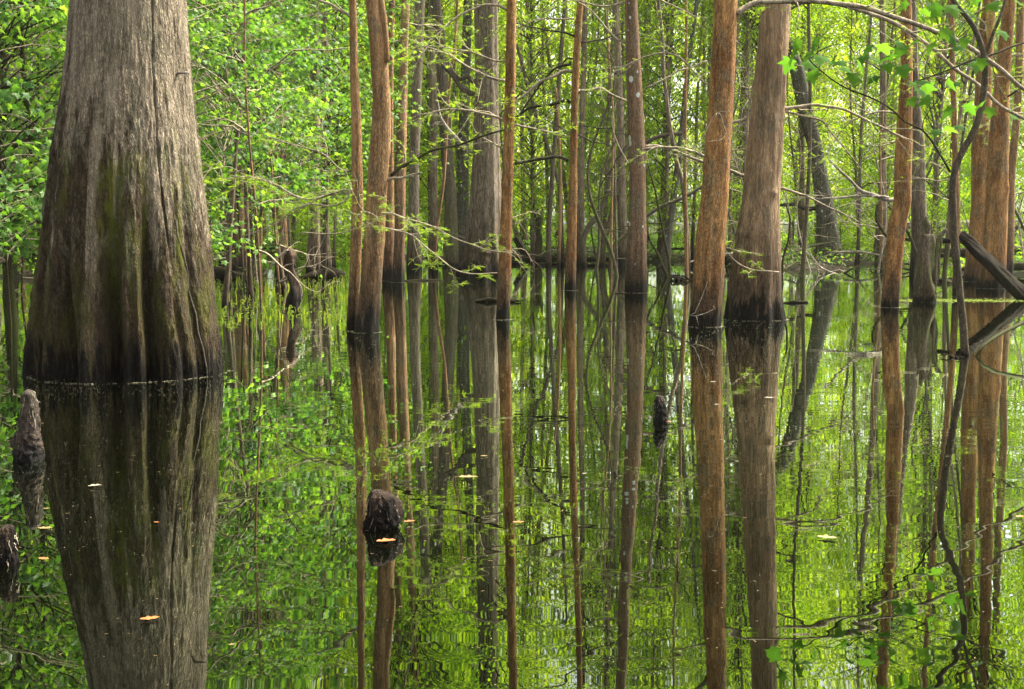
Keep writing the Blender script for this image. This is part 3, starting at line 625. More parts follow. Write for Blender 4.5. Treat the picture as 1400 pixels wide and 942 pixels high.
limb('twinL', [(482, 258), (470, 276), (450, 283), (420, 280), (390, 300), (365, 310), (330, 322)], 2.4, 1, ntw=12, L=.55, leaves=20, seed=25, dD=-.5, size=.07)
limb('twinL', [(483, 300), (500, 290), (520, 300), (470, 318), (440, 318), (410, 320)][::-1], 1.5, 1, ntw=12, L=.5, leaves=16, seed=26, dD=-1.2, size=.06)
limb('bigcyp', [(648, 130), (635, 120), (620, 105), (600, 85)], 8, 5, mat='dark', ntw=5, L=1, seed=27)
limb('bigcyp', [(648, 112), (638, 105), (628, 108), (620, 96), (615, 85)], 7, 5, mat='dark', seed=28)
limb('bigcyp', [(646, 212), (630, 195), (612, 178), (603, 160), (595, 140)], 7, 4, mat='deadwood', ntw=4, L=1, seed=29)
limb('thinorange', [(776, 220), (760, 215), (740, 216), (720, 222), (705, 225)], 5, 4, mat='twigdark', ntw=4, L=.6, seed=30)
limb('thinorange', [(782, 98), (765, 100), (745, 108), (730, 120), (715, 130), (700, 140)], 5, 3, mat='twig', ntw=8, L=.8, leaves=8, seed=31)
limb('thinorange', [(780, 84), (765, 90), (750, 100), (735, 120), (720, 145), (704, 165)], 4, 2, mat='twigdark', ntw=6, L=.7, leaves=8, seed=32)
limb('thinorange', [(779, 140), (760, 140), (740, 143), (720, 150), (704, 165)], 5, 3, mat='twigdark', ntw=6, L=.7, leaves=6, seed=33)
limb('thinorange', [(790, 128), (810, 123), (825, 122), (840, 130), (858, 142)], 4, 3, ntw=6, L=.7, leaves=6, seed=34)
limb('thinorange', [(785, 26), (760, 26), (735, 30), (705, 40)], 2.5, 1.5, ntw=6, L=.8, leaves=6, seed=35)
limb('spotted', [(882, 200), (900, 199), (920, 205), (940, 212), (962, 222)], 5, 4, ntw=4, L=.6, seed=36)
limb('spotted', [(883, 120), (910, 108), (930, 95), (950, 88), (968, 84)], 2.5, 2, ntw=6, L=.6, leaves=8, seed=37)
limb('spotted', [(860, 3), (835, 8), (810, 8), (780, 0)], 3, 2, ntw=6, L=.8, leaves=6, seed=38)
limb('mottled', [(1118, 285), (1105, 287), (1090, 280), (1066, 278)], 6, 5, mat='twigdark', seed=39)
limb('greyright', [(1222, 273), (1200, 268), (1180, 262), (1165, 250), (1150, 232), (1135, 217)], 6, 3, mat='deadwood', ntw=10, L=1.4, seed=40)
limb('greyright', [(1215, 270), (1180, 266), (1150, 270), (1120, 272)], 4, 2, mat='deadwood', ntw=8, L=1.2, seed=41)
limb('greyright', [(1250, 330), (1230, 325), (1215, 330), (1195, 298), (1200, 280)], 5, 3, mat='twigdark', ntw=3, L=1, seed=42)
for k, (key, n, lo, hi, L) in enumerate([('twinL', 4, 3.2, 7, 1.4), ('twinR', 5, 3.4, 8, 1.8), ('slimorange', 6, 3.2, 8, 1.7), ('thinorange', 6, 3.5, 10, 2), ('spotted', 5, 4, 10, 2), ('redlean', 6, 3.6, 8, 2.0), ('ridged', 6, 3.6, 8, 2.2), ('tan', 7, 2.2, 9, 1.8),
                                         ('palR', 5, 4, 12, 2), ('greyslim', 5, 4, 14, 2.5), ('bigcyp', 9, 7, 17, 3.2), ('redA', 6, 3, 11, 2), ('redB', 5, 3, 11, 2), ('leftgrey', 6, 2.5, 12, 2), ('leftred', 5, 2.5, 11, 1.8)]):
    auto_limbs(key, n, lo, hi, L, 100 + k, leaves=7, mat='twig' if k % 3 else 'twigdark')

for k, (key, z0_, z1_, Rd) in enumerate([('bigcyp', 9.5, 19, 3.6), ('greyslim', 10, 18, 2.6), ('greythin', 11, 19, 2.6), ('leaner', 10.5, 18, 2.8), ('greybehind', 12, 19, 2.8), ('behindorange', 11, 19, 2.6), ('behindspot', 11, 19, 2.8), ('behindred', 11, 19, 2.8), ('behindridged', 12, 19, 3), ('palL', 9, 16, 2.2), ('palR', 8, 16, 2.2), ('mottled', 9, 15, 3), ('greyright', 8.5, 16, 2.6), ('redA', 8, 15, 2.4), ('redB', 8, 15, 2.6), ('leftgrey', 7, 15, 2.4), ('darkpairL', 8, 15, 2.4)]):
    t, b_, D_, cl = HERO[key]; xo = float(np.interp((z0_ + z1_) / 2, cl[0], cl[1])); lv, br = make_crown(700 + k, z0_, z1_, Rd, 150, 40, .11, 'far')
    for nm, m_, mt in (('branch', br, 'twigdark'), ('crown', lv, 'mid')): o = m_.obj(nm, M[mt], t, smooth=False); o.location = (xo, 0, 0)

# --- the crooked grey sapling with its large leaves
Ds = DW(486); bs = np.array([P(1320, 486, Ds)[0], Ds, 0.])
t = thing('sapling', bs, 'crooked grey-brown sapling in the foreground right, forking high, with large lobed leaves', 'tree'); HERO['sap'] = (t, bs, Ds, None)
def sap(pl, w0, w1, name='branch', D2=None, sides=12, wob=.25, mat='saptwig'):
    q_, r_ = px_branch(bs, Ds, pl, w0, w1, wob=wob, D2=D2); mb = MB(); mb.tube(q_, r_, sides, rfun=lambda a, p: 1 + .05 * np.sin(a * 2 + p[:, 2:3] * 5)); mb.obj(name, M[mat], t); return q_
M['saptwig'] = bark('bark_sapling', (.12, .095, .06), (.05, .04, .025), wet=.03, moss=.15, fine=45, stretch=.3, bump=.4, bumpd=.006)
sap([(1321, 505), (1320, 486), (1317, 450), (1312, 400), (1306, 340), (1303, 300), (1302, 260), (1304, 236), (1312, 213), (1326, 190), (1337, 165), (1343, 143), (1347, 110), (1347, 77)], 11, 8, 'trunk', sides=18)
sap([(1347, 80), (1342, 62), (1335, 45), (1326, 28), (1314, 14), (1303, 0), (1296, -20), (1290, -60), (1282, -110), (1270, -160)], 8, 5)
sap([(1347, 80), (1355, 55), (1362, 35), (1370, 15), (1375, 0), (1380, -40), (1388, -90)], 5, 3)
sap([(1347, 78), (1330, 82), (1310, 90), (1285, 100), (1262, 108), (1245, 112)], 3, 1.5, mat='twigdark')
sap([(1347, 78), (1365, 72), (1385, 63), (1410, 55)], 3.5, 2.5)
q1 = sap([(1299, 235), (1290, 218), (1275, 195), (1262, 178), (1250, 172), (1235, 165), (1215, 145), (1190, 133), (1160, 122), (1135, 107), (1112, 88), (1103, 76)], 3, 1.4, mat='twigdark', D2=Ds - .9)
q2 = sap([(1262, 178), (1262, 165), (1275, 145), (1290, 128)], 1.5, 1, mat='twigdark')
mb = MB(); lt, lf = T['maple']; mb.add(lt, t=lf, tone=.5); ml = mb.mesh('leaf', M['maplenear'], False)
tones = []
for tn in (.25, .5, .8):
    mb = MB(); mb.add(lt, t=lf, tone=tn); tones.append(mb.mesh('leaf', M['maplenear'], False))
LP = [(1080, 88), (1092, 62), (1108, 78), (1116, 60), (1128, 70), (1100, 92), (1085, 80), (1130, 88), (1122, 84), (1110, 105), (1143, 92), (1150, 100), (1165, 85), (1175, 92), (1188, 108), (1200, 112), (1198, 88), (1212, 95), (1222, 82), (1232, 98), (1205, 68), (1180, 84),
      (1225, 65), (1262, 20), (1270, 12), (1255, 28), (1300, 15), (1322, 22), (1310, 35), (1290, 48), (1302, 56), (1318, 60), (1275, 66), (1255, 62), (1315, 72), (1248, 120), (1260, 118), (1272, 140), (1245, 142), (1258, 130), (1268, 122), (1296, 118), (1308, 120),
      (1335, 92), (1342, 88), (1322, 150), (1345, 148), (1355, 155), (1300, 155), (1280, 185), (1292, 182), (1305, 180), (1355, 12), (1388, 8), (1340, 5), (1370, 50), (1382, 165), (1284, 15), (1240, 10), (1365, -12), (1330, -20), (1290, -30), (1300, -50), (1260, -15), (1345, -45), (1275, -60), (1310, -80), (1370, -70), (1250, -45),
      (1235, 70), (1190, 70), (1166, 108), (1142, 84)]
r = random.Random(5)
for k, (px_, py_) in enumerate(LP):
    D_ = Ds - .9 * (1300 - px_) / 200 + r.uniform(-.25, .25) if px_ < 1300 else Ds + r.uniform(-.4, .3)
    o = part('leaf', tones[k % 3], t); p = P(px_, py_ - 8, D_) - bs; o.location = p; s = r.uniform(.10, .155); o.scale = (s, s, s)
    o.rotation_euler = (-r.uniform(.35, 1.35), r.uniform(-.5, .5), r.uniform(1.4, 4.9) if r.random() < .7 else r.uniform(0, 6.28))
# half-sunk branch near the sapling's foot
lg = MB(); pts = np.array([P(x, y, d) for x, y, d in [(1334, 488, DW(487)), (1345, 472, DW(486)), (1362, 460, DW(484)), (1380, 450, DW(481)), (1402, 440, DW(478)), (1425, 430, DW(475))]]); b0 = pts[0].copy(); b0[2] = 0
lg.tube(pts - b0, np.linspace(.012, .022, 6), 7); o = lg.obj('fallen_branch', M['twigdark'], loc=b0); tag(o, 'bare brown branch slanting out of the water right of the crooked sapling', 'branch')

# --- broken mossy stump with its drooping arm
Dt = DW(413); bt = np.array([P(1256, 413, Dt)[0] + .08, Dt, 0.])
t = thing('broken_stump', bt, 'shattered mossy snag with a split arm and hanging bark strips beside the fallen log', 'stump')
def strip(pl, w0, w1, mat='dark', name='splinter', dd=0, sides=8, base=bt, D=Dt, th=t, wob=.6, jag=.12, seed=3):
    q_, r_ = px_branch(base, D + dd, pl, w0, w1, wob=wob, seed=seed); mb = MB()
    mb.tube(q_, r_, sides, rfun=lambda a, p: 1 + jag * np.sin(a * 3 + p[:, 2:3] * 4) + jag * 2 * (vn(np.cos(a) * 3 + 9, np.sin(a) * 3, p[:, 2:3] * 14) - .5)); return mb.obj(name, M[mat], th)
strip([(1264, 425), (1264, 410), (1265, 385), (1267, 360), (1268, 340), (1268, 320)], 31, 17, name='trunk', sides=22, jag=.16)
strip([(1266, 345), (1267, 320), (1268, 305), (1269, 297)], 14, 3, dd=.03); strip([(1262, 340), (1262, 322), (1261, 312)], 8, 2)
strip([(1273, 350), (1275, 335), (1276, 318), (1275, 308)], 6, 1.5)
strip([(1275, 385), (1277, 360), (1281, 335), (1289, 320), (1297, 313)], 9, 5, name='branch'); strip([(1280, 345), (1283, 360), (1284, 375), (1281, 392)], 4, 2, name='bark_strip')
strip([(1286, 325), (1283, 350), (1286, 375), (1283, 390)], 3, 1.5, name='bark_strip'); strip([(1272, 400), (1277, 392), (1279, 375)], 9, 4)
# --- fallen log leaning from the right into the snag
Dl = DW(410); bl = np.array([P(1400, 406, Dl)[0], Dl, 0.])
t = thing('fallen_log', bl, 'dark mossy log leaning down to the right edge behind the crooked sapling', 'log')
q_ = np.array([P(x, y, d) for x, y, d in [(1312, 322, Dl + 1.0), (1325, 332, Dl + .9), (1345, 352, Dl + .6), (1368, 375, Dl + .35), (1392, 398, Dl + .05), (1402, 407, Dl), (1420, 424, Dl - .2)]]) - bl
mb = MB(); q2_ = np.stack([np.interp(np.linspace(0, 6, 50), range(7), q_[:, k]) for k in range(3)], -1); mb.tube(q2_, np.linspace(8.0, 10.0, 50) * PX(Dl), 40, rfun=lambda a, p: 1 + .10 * np.sin(3 * a) + .45 * (fbm(np.cos(a) * 4, np.sin(a) * 4, p[:, 2:3] * 5, 3) - .5) + .30 * (vn(np.cos(a) * 9, np.sin(a) * 9, p[:, 2:3] * 2) - .5)); mb.obj('trunk', M['wetlog'], t)
for k in range(9):
    an = k * .7; e = q_[0] + np.array([math.cos(an) * .5, math.cos(an) * .3, math.sin(an)]) * .06; mb = MB(); mb.tube(np.array([e + [.06, -.05, -.06], e, e + [-.05 - .05 * (k % 3), .03, .05 + .03 * (k % 4)]]), [.03, .022, .003], 5); mb.obj('splinter', M['wetlog'], t)
mb = MB(); q_ = np.array([P(x, y, Dl + 1.1) for x, y in [(1285, 329), (1298, 329), (1312, 323), (1320, 320)]]) - bl; mb.tube(q_, [.06, .05, .07, .03], 10); mb.obj('branch_stub', M['wetlog'], t)
# --- twisted black stub, left
hero_stub = DW(420); bq = np.array([P(400, 420, hero_stub)[0], hero_stub, 0.])
t = thing('twisted_stump', bq, 'twisted knotty stub, black and swollen at the waterline, bare brown above', 'stump')
q_, _ = px_branch(bq, hero_stub, [(401, 435), (401, 420), (403, 405), (404, 392), (400, 378), (396, 366), (396, 356), (397, 348), (396, 342), (395, 337)], 1, 1, wob=.5)
wd = np.interp(np.linspace(0, 9, len(q_)), range(10), [15, 18, 19.5, 15, 13, 11, 14, 15, 10, 5]) / 2 * PX(hero_stub)
mb = MB(); mb.tube(q_, wd, 24, rfun=lambda a, p: 1 + .14 * np.sin(a * 3 + p[:, 2:3] * 9) + .25 * (vn(np.cos(a) * 3, np.sin(a) * 3, p[:, 2:3] * 12) - .5)); mb.obj('trunk', bark('bark_stub', (.20, .12, .08), (.06, .035, .025), wet=.28, moss=.2, fine=40), t)
q_, r_ = px_branch(bq, hero_stub - .1, [(360, 375), (366, 368), (374, 358), (384, 350), (393, 342)][::-1], 2.5, 3); mb = MB(); mb.tube(q_, r_, 6); mb.obj('branch', M['deadwood'], t)
# --- broken hollow snag, centre, with leaning planks
Db = DW(357); bb = np.array([P(731, 357, Db)[0], Db, 0.])
t = thing('broken_stump', bb, 'jagged hollow snag in the mid distance, in the gap right of the big grey cypress', 'stump')
strip([(731, 362), (732, 345), (734, 320), (737, 300), (738, 292)], 17, 12, name='trunk', base=bb, D=Db, th=t, mat='dark', sides=16)
strip([(736, 300), (740, 290), (742, 285)], 5, 2, base=bb, D=Db, th=t); strip([(726, 355), (729, 330), (732, 305)], 5, 2, base=bb, D=Db, th=t, mat='deadwood', dd=-.3)
for k, (pl, lb) in enumerate([([(701, 300), (707, 322), (715, 342), (722, 358)], 'grey'), ([(703, 325), (712, 340), (720, 352), (724, 360)], 'dark')]):
    pts = np.array([P(x, y, Db - .6 - .4 * k) for x, y in pl]); b_ = pts[-1].copy(); b_[2] = 0; mb = MB(); mb.tube(pts - b_, [.09, .12, .13, .14], 7); o = mb.obj('leaning_pole', M['deadwood' if k == 0 else 'wetlog'], loc=b_)
    tag(o, ['pale grey dead pole slanting to the water between big cypress and hollow snag', 'lower dark dead pole slanting to the water beside the hollow snag'][k], 'dead wood')

# --- cypress knees
def knee(px, top, wl, wpx, mat, label, prof, seed, lean=0):
    D = DW(wl); b = np.array([P(px, wl, D)[0], D + .02, 0.]); h = P(px, top, D)[2]; rr0 = wpx / 2 * PX(D)
    n = 80; t_ = np.linspace(-.25, 1, n); rad = rr0 * np.interp(t_, np.linspace(0, 1, len(prof)), prof) * np.where(t_ > .93, np.sqrt(np.clip((1.0 - t_) / .07, 0.02, 1)), 1)
    pts = np.stack([lean * rr0 * t_ + rr0 * .12 * np.sin(t_ * 7 + seed), 0 * t_, h * t_], -1); mb = MB()
    mb.tube(pts, rad, 72, rfun=lambda a, p: 1 + .5 * (fbm(np.cos(a) * 1.6 + seed, np.sin(a) * 1.6, p[:, 2:3] * 14, 4) - .5) + .5 * (fbm(np.cos(a) * 4 + seed, np.sin(a) * 4, p[:, 2:3] * 50, 3) - .5))
    t = thing('cypress_knee', b, label, 'cypress knee'); mb.obj('knee', M[mat], t); r = np.random.default_rng(seed)
    fr_ = MB()
    for _ in range(34):
        k = r.integers(24, n - 3); a = r.uniform(0, 6.28); p = pts[k] + np.array([math.cos(a), math.sin(a), 0]) * rad[k] * .96; d = np.array([math.cos(a) * .25, math.sin(a) * .25, r.uniform(-1.2, -.3)])
        fr_.tube(np.array([p, p + d * rr0 * .3 + r.normal(0, .003, 3), p + d * rr0 * r.uniform(.4, .8) + r.normal(0, .006, 3)]), [.0016, .0012, .0005], 3, cap=False)
    o = fr_.obj('fibres', M['twig'], t); o['kind'] = 'stuff'
    return t, b, D
knee(37, 533, 630, 38, 'kneegrey', 'tall pale shaggy cypress knee in front of the giant tree at the left', [1, 1.02, .95, .8, .66, .58, .52, .5], 3, .2)
knee(6, 719, 773, 28, 'knee', 'dark cypress knee cut by the left picture edge, nearest to the camera', [1, 1.05, 1.05, 1, .85, .5], 8)
knee(521, 671, 723, 50, 'knee', 'stout black shaggy cypress knee in the open water below the reddish pair', [.9, .93, .93, .88, .80, .66, .38], 5, .05)
knee(904, 541, 577, 20, 'knee', 'small black pointed cypress knee right of the centre of the water', [1, 1, .95, .9, .75, .42], 12, -.1)

# --- drift wood and debris
def drift(name, pts, rad, mat, label, cat='log', group=None, sides=9):
    pts = np.array(pts, float); b_ = pts.mean(0).copy(); b_[2] = 0; n = max(12, len(pts)); tt = np.linspace(0, len(pts) - 1, n)
    q = np.stack([np.interp(tt, range(len(pts)), pts[:, k]) for k in range(3)], -1); rd = np.interp(tt, range(len(rad)), rad); mb = MB()
    mb.tube(q - b_, rd, sides, rfun=lambda a, p: 1 + .25 * (vn(np.cos(a) * 3, np.sin(a) * 3, p[:, 0:1] * 4) - .5)); return tag(mb.obj(name, M[mat], loc=b_), label, cat, group)
def W(px, py, z=0.): D = DW(py); p = P(px, py, D); return (p[0], D, z)
drift('floating_log', [W(408, 381, 0), W(430, 380, .10), W(452, 379, .14), W(470, 377, .05)], [.03, .10, .15, .06], 'wetlog', 'grey half-sunk log with a blunt end below the dark trunk pair')
drift('floating_log', [W(552, 384.5), W(575, 384), W(606, 383.5)], [.03, .045, .03], 'wetlog', 'flat grey log lying beside the foot of the pinkish trunk')
def roots(px, py, span, n, hgt, label, seed):
    r = np.random.default_rng(seed); D = DW(py); b_ = np.array([P(px, py, D)[0], D, 0.]); t = thing('driftwood', b_, label, 'dead wood'); s_ = span / 2 * PX(D)
    for k in range(n):
        a = r.uniform(0, 6.28); e = np.array([math.cos(a) * s_ * r.uniform(.5, 1.1), math.sin(a) * s_ * .5, r.uniform(-.02, .02)]); m_ = e * .5 + [0, 0, hgt * r.uniform(.3, 1)]; o_ = np.array([r.normal(0, s_ * .25), 0, -.02])
        pp = np.array([o_, o_ * .6 + m_ * .5 + [0, 0, .2 * hgt], m_, e * .8 + [0, 0, .01], e]); q = np.stack([np.interp(np.linspace(0, 4, 14), range(5), pp[:, j]) for j in range(3)], -1); rd = np.linspace(.16, .03, 14) * s_ * r.uniform(.4, 1)
        mb = MB(); mb.tube(q, rd, 8, rfun=lambda aa, p: 1 + .5 * (vn(np.cos(aa) * 2, np.sin(aa) * 2, p[:, 0:1] * 30) - .5)); mb.obj('root', M['wetlog'], t)
roots(684, 413, 76, 9, .05, 'small black snag floating behind the slim orange-tan trunk', 4)
drift('floating_log', [W(1070, 414.5, 0), W(1085, 414.5, .02), W(1104, 414, .01)], [.012, .03, .02], 'wetlog', 'small dark stick floating right of the thick ridged trunk')
roots(1308, 489, 44, 7, .02, 'black rotten wood floating round the foot of the crooked sapling', 5)
roots(925, 384, 42, 9, .12, 'dark root mass at the foot of the slender grey stem right of the spotted trunk', 6)
drift('floating_log', [W(240, 383, .05), W(300, 380, .12), W(345, 381, .05)], [.10, .13, .08], 'wetlog', 'long dark log on the left mud bar beside the giant tree', 'log')
drift('fallen_log', [(6.5, 47, .55), (9.5, 47, .6), (11.5, 46.6, .55)], [.05, .08, .05], 'twigdark', 'thin dark log lying on the right bank between the tan tree and the mottled leaner')
drift('fallen_log', [(14.5, 39, .5), (18, 38, .55), (23, 38, .8)], [.16, .2, .2], 'wetlog', 'mossy log lying behind the shattered snag and the reddish trunks')
drift('fallen_log', [(15, 46, 1.5), (20, 45, 1.55), (27, 44, 1.7)], [.14, .2, .22], 'deadwood', 'pale log raised across the far right behind the reddish trunks')
drift('fallen_log', [(13, 33.4, .1), (14.2, 32, .25), (16, 31.2, .15)], [.05, .12, .08], 'twigdark', 'muddy branch on the small bar left of the shattered snag')
drift('fallen_log', [(-3.5, 46, .15), (0, 46.4, .12), (4.5, 46, .15)], [.08, .12, .07], 'wetlog', 'dark log along the far waterline below the broken stump')
for k, (a_, b_) in enumerate([((-12, 33, .2), (-9.5, 32.5, .5)), ((-10, 35, .3), (-7.5, 36, .25)), ((-11.5, 38, .4), (-7, 37, .7)), ((6, 40, .1), (8.4, 41, .5)), ((16, 33, .3), (18, 34, .9)), ((11.3, 41, .5), (13.5, 40, .3)), ((9, 39, .3), (12, 42, .9)), ((1.5, 51, .3), (5, 50, .3))]):
    drift('dead_branch', [a_, tuple((np.array(a_) + b_) / 2 + [0, 0, .12]), b_], [.03, .05, .02], 'deadwood' if k % 2 else 'twigdark', 'dead branch lying on the far swamp bank', 'dead wood', 'dead branches on the far banks')

rt = np.random.default_rng(77)
for k in range(46):
    if k < 30: x = rt.uniform(7.0, 16); y = rt.uniform(33, 46)
    elif k < 38: x = rt.uniform(12, 22); y = rt.uniform(26, 36)
    else: x = rt.uniform(-14, -6); y = rt.uniform(29, 38)
    z_ = max(0, gz1(x, y)); a = rt.uniform(0, 6.28); l = rt.uniform(.8, 2.4); d = np.array([math.cos(a), math.sin(a) * .4, rt.uniform(0, .7)]); p = [np.array([x, y, z_ - .05])]
    for _ in range(10): d = d + rt.normal(0, .2, 3) + [0, 0, -.05]; d /= np.linalg.norm(d); p.append(p[-1] + d * l / 10)
    q = np.array(p) - [x, y, z_]; mb = MB(); rd = np.linspace(rt.uniform(.02, .05), .008, 11); mb.tube(q, rd, 5); twigs_on(mb, q, rd, rt, 9, l * .6, sub=3)
    tag(mb.obj('dead_branch', M['deadwood' if k % 3 == 0 else 'twigdark' if k % 3 == 1 else 'twig'], loc=(x, y, z_)), 'tangled dead branch with many fine twigs on the mud', 'dead wood', 'tangled dead branches on the mud')

# twigs rising at the foot of the leaning orange trunk
bt_ = np.array(W(974, 441)); mb = MB()
for pl in [[(942, 431), (950, 428), (958, 410), (965, 392), (967, 385)], [(942, 431), (952, 432), (965, 428), (977, 422)], [(952, 432), (955, 445)], [(975, 418), (978, 423)]]:
    D_ = DW(446) - .55; mb.tube(np.array([P(x, y, D_) for x, y in pl]) - bt_, np.linspace(.006, .003, len(pl)), 5)
tag(mb.obj('twig', M['deadwood'], loc=bt_), 'pale forked dead twig leaning at the foot of the orange-stained leaning trunk', 'twig')

# --- floating leaves
def floater(px, py, wpx, mat, label, seed):
    r = random.Random(seed); D = DW(py); w_ = wpx * PX(D); mb = MB(); n = 7; v = []; f_ = []
    curl = r.uniform(.08, .3)
    for i_ in range(n + 1):
        t_ = i_ / n; hw = (.26 + .10 * math.sin(i_ * 2.4 + seed)) * math.sin(math.pi * min(1, t_ * .93 + .05)) ** .8
        for s in (-1, 0, 1): v.append(((t_ - .5) * w_, s * hw * w_, .004 + abs(s) * curl * w_ * hw + (t_ - .5) ** 2 * w_ * .12))
    for i_ in range(n):
        for s in (0, 1): b_ = i_ * 3 + s; f_.append((b_, b_ + 3, b_ + 4, b_ + 1))
    mb.add(v, f_); p = P(px, py, D); o = mb.obj('floating_leaf', M[mat], loc=(p[0], D, .002)); o.rotation_euler = (0, 0, r.uniform(-.5, .5)); return tag(o, label, 'leaf')
FL = [(528, 742, 27, 'orangeleaf', 'bright orange dead leaf floating on the reflection of the stout black knee'), (205, 848, 26, 'orangeleaf', 'orange-brown dead leaf floating low on the giant trunk reflection'),
      (130, 666, 18, 'paleleaf', 'pale cream dead leaf floating on the upper giant trunk reflection'), (62, 724, 20, 'yellowleaf', 'tan leaf floating at the left rim of the giant trunk reflection'),
      (60, 766, 18, 'orangeleaf', 'lower tan leaf floating at the left rim of the giant trunk reflection'), (709, 716, 16, 'orangeleaf', 'yellow-orange leaf floating beside the slim trunk reflection in the centre'),
      (560, 715, 16, 'orangeleaf', 'small orange leaf floating just right of the stout black knee'), (1131, 737, 27, 'yellowleaf', 'long yellow-brown leaf floating right of the thick trunk reflection'),
      (1394, 708, 14, 'orangeleaf', 'orange leaf floating at the right picture edge'), (1052, 545, 14, 'paleleaf', 'cream leaf floating on the reflection of the thick ridged trunk'),
      (214, 716, 8, 'orangeleaf', 'tiny orange leaf floating mid-way on the giant trunk reflection'), (640, 654, 26, 'yellowleaf', 'long straw-coloured blade floating left of the central slim trunk reflection'),
      (662, 625, 10, 'yellowleaf', 'small yellow leaf floating above the straw-coloured blade'), (980, 554, 8, 'paleleaf', 'tiny pale leaf floating on the leaning orange trunk reflection'),
      (975, 523, 9, 'paleleaf', 'tiny cream leaf floating near the foot of the leaning orange trunk reflection'), (915, 578, 9, 'orangeleaf', 'small rusty leaf floating against the small pointed knee'),
      (799, 649, 7, 'paleleaf', 'tiny pale leaf floating right of the thinnest orange trunk reflection'), (120, 518, 9, 'orangeleaf', 'small brown leaf floating at the foot of the giant tree'),
      (64, 697, 9, 'yellowleaf', 'small greenish leaf floating between tall knee and giant trunk reflection'), (317, 884, 9, 'yellowleaf', 'small yellow leaf floating near the bottom left')]
for k, (x, y, w_, m_, l_) in enumerate(FL): floater(x, y, w_, m_, l_, k)
# pollen and specks
r = np.random.default_rng(3); mb = MB()
def specks(n, x0, x1, y0, y1, smin, smax):
    px_ = r.uniform(x0, x1, n); py_ = y0 + (y1 - y0) * r.random(n) ** 1.4
    for a_, b_ in zip(px_, py_):
        D = DW(b_); x = (a_ - 700) / FPX * D; s = r.uniform(smin, smax) * PX(D) ; an = r.uniform(0, 3.14); e = np.array([[1, 0], [0, .8], [-1, 0], [0, -.8]]) * s
        e = e @ np.array([[math.cos(an), -math.sin(an)], [math.sin(an), math.cos(an)]]); mb.add(np.c_[e + [x, D], np.full(4, .004)], [(0, 1, 2, 3)])
specks(500, 20, 310, 517, 760, .35, .9); specks(260, 20, 310, 514, 545, .4, 1.0); specks(700, 300, 1400, 440, 700, .5, 1.2); specks(130, 475, 560, 452, 520, .6, 1.3); specks(220, 940, 1080, 438, 520, .6, 1.3); specks(260, 0, 1400, 600, 940, .5, 1.2)
for key, (t_, b_, D_, c_) in HERO.items():
    if c_ is None or D_ > 30: continue
    rw = float(np.interp(0, c_[0], c_[2])); nn = 150 if key == 'giant' else 55; fl_ = 1.06 if key != 'giant' else .98
    for _ in range(nn):
        a_ = r.uniform(-1.7, 1.7); rr_ = rw * fl_ + abs(r.normal(0, .022)); x, y_ = b_[0] + math.sin(a_) * rr_ + (float(np.interp(0, c_[0], c_[1])) if key == 'giant' else 0), b_[1] - math.cos(a_) * rr_; s_ = r.uniform(.5, 1.5) * PX(D_)
        mb.add([(x - s_ * 1.5, y_, .0045), (x, y_ - s_, .0045), (x + s_ * 1.5, y_, .0045), (x, y_ + s_, .0045)], [(0, 1, 2, 3)])
tag(mb.obj('pollen', M['speck'], smooth=False), 'pale pollen and tiny flecks floating on the dark water', kind='stuff')
mb = MB()
for _ in range(330):
    b_ = 440 + 480 * r.random() ** 1.3; a_ = r.uniform(0, 1400); D = DW(b_); x = (a_ - 700) / FPX * D; an = r.normal(0, .7); l = r.uniform(2, 7) * PX(D); d = np.array([math.cos(an), math.sin(an), 0]) * l; n_ = np.array([-d[1], d[0], 0]) / l * PX(D) * .45
    p0 = np.array([x, D, .005]); mb.add([p0 - n_, p0 + n_, p0 + d + n_, p0 + d - n_], [(0, 1, 2, 3)])
tag(mb.obj('needles', M['yellowleaf'], smooth=False), 'tiny dead needles and straws scattered on the water', kind='stuff')
# duckweed line on the right
mb = MB(); n = 900; px_ = r.uniform(1230, 1400, n); py_ = r.normal(410.5, 1.2, n)
for a_, b_ in zip(px_, py_): D = DW(b_); x = (a_ - 700) / FPX * D; s = r.uniform(.01, .03); mb.add([(x - s, D, .004), (x, D - s, .004), (x + s, D, .004), (x, D + s, .004)], [(0, 1, 2, 3)], tone=r.random())
tag(mb.obj('duckweed', M['reed'], smooth=False), 'thin band of pale green duckweed across the water by the snag', kind='stuff')
# water plants, left
mb = MB(); r = np.random.default_rng(9)
for k in range(750):
    b_ = 384 + 62 * r.random() ** 1.6; a_ = r.uniform(236, 492) if b_ < 420 else r.uniform(270, 470)
    if abs(a_ - 483) < 12 : continue
    D = DW(b_); x = (a_ - 700) / FPX * D; h = r.uniform(.03, .17) * (1.2 if b_ < 400 else .8); an = r.uniform(0, 6.28); d = np.array([math.cos(an), math.sin(an)]) * r.uniform(.01, .07)
    w_ = r.uniform(.004, .009); p0 = np.array([x, D, -.02]); p1 = p0 + [d[0] * .5, d[1] * .5, h * .7]; p2 = p0 + [d[0], d[1], h]
    mb.add([p0 - [w_, 0, 0], p0 + [w_, 0, 0], p1 + [w_, 0, 0], p1 - [w_, 0, 0], p2], [(0, 1, 2, 3)], [(3, 2, 4)], tone=r.random())
    if r.random() < .5: s = r.uniform(.015, .035); mb.add([p1, p1 + [s, .01, s * .6], p1 + [s * 1.6, 0, s * .3], p1 + [s, -.01, 0]], [(0, 1, 2, 3)], tone=r.random())
tag(mb.obj('water_plants', M['reed'], smooth=False), 'thin yellow-green water plants standing in the shallows left of centre', kind='stuff')
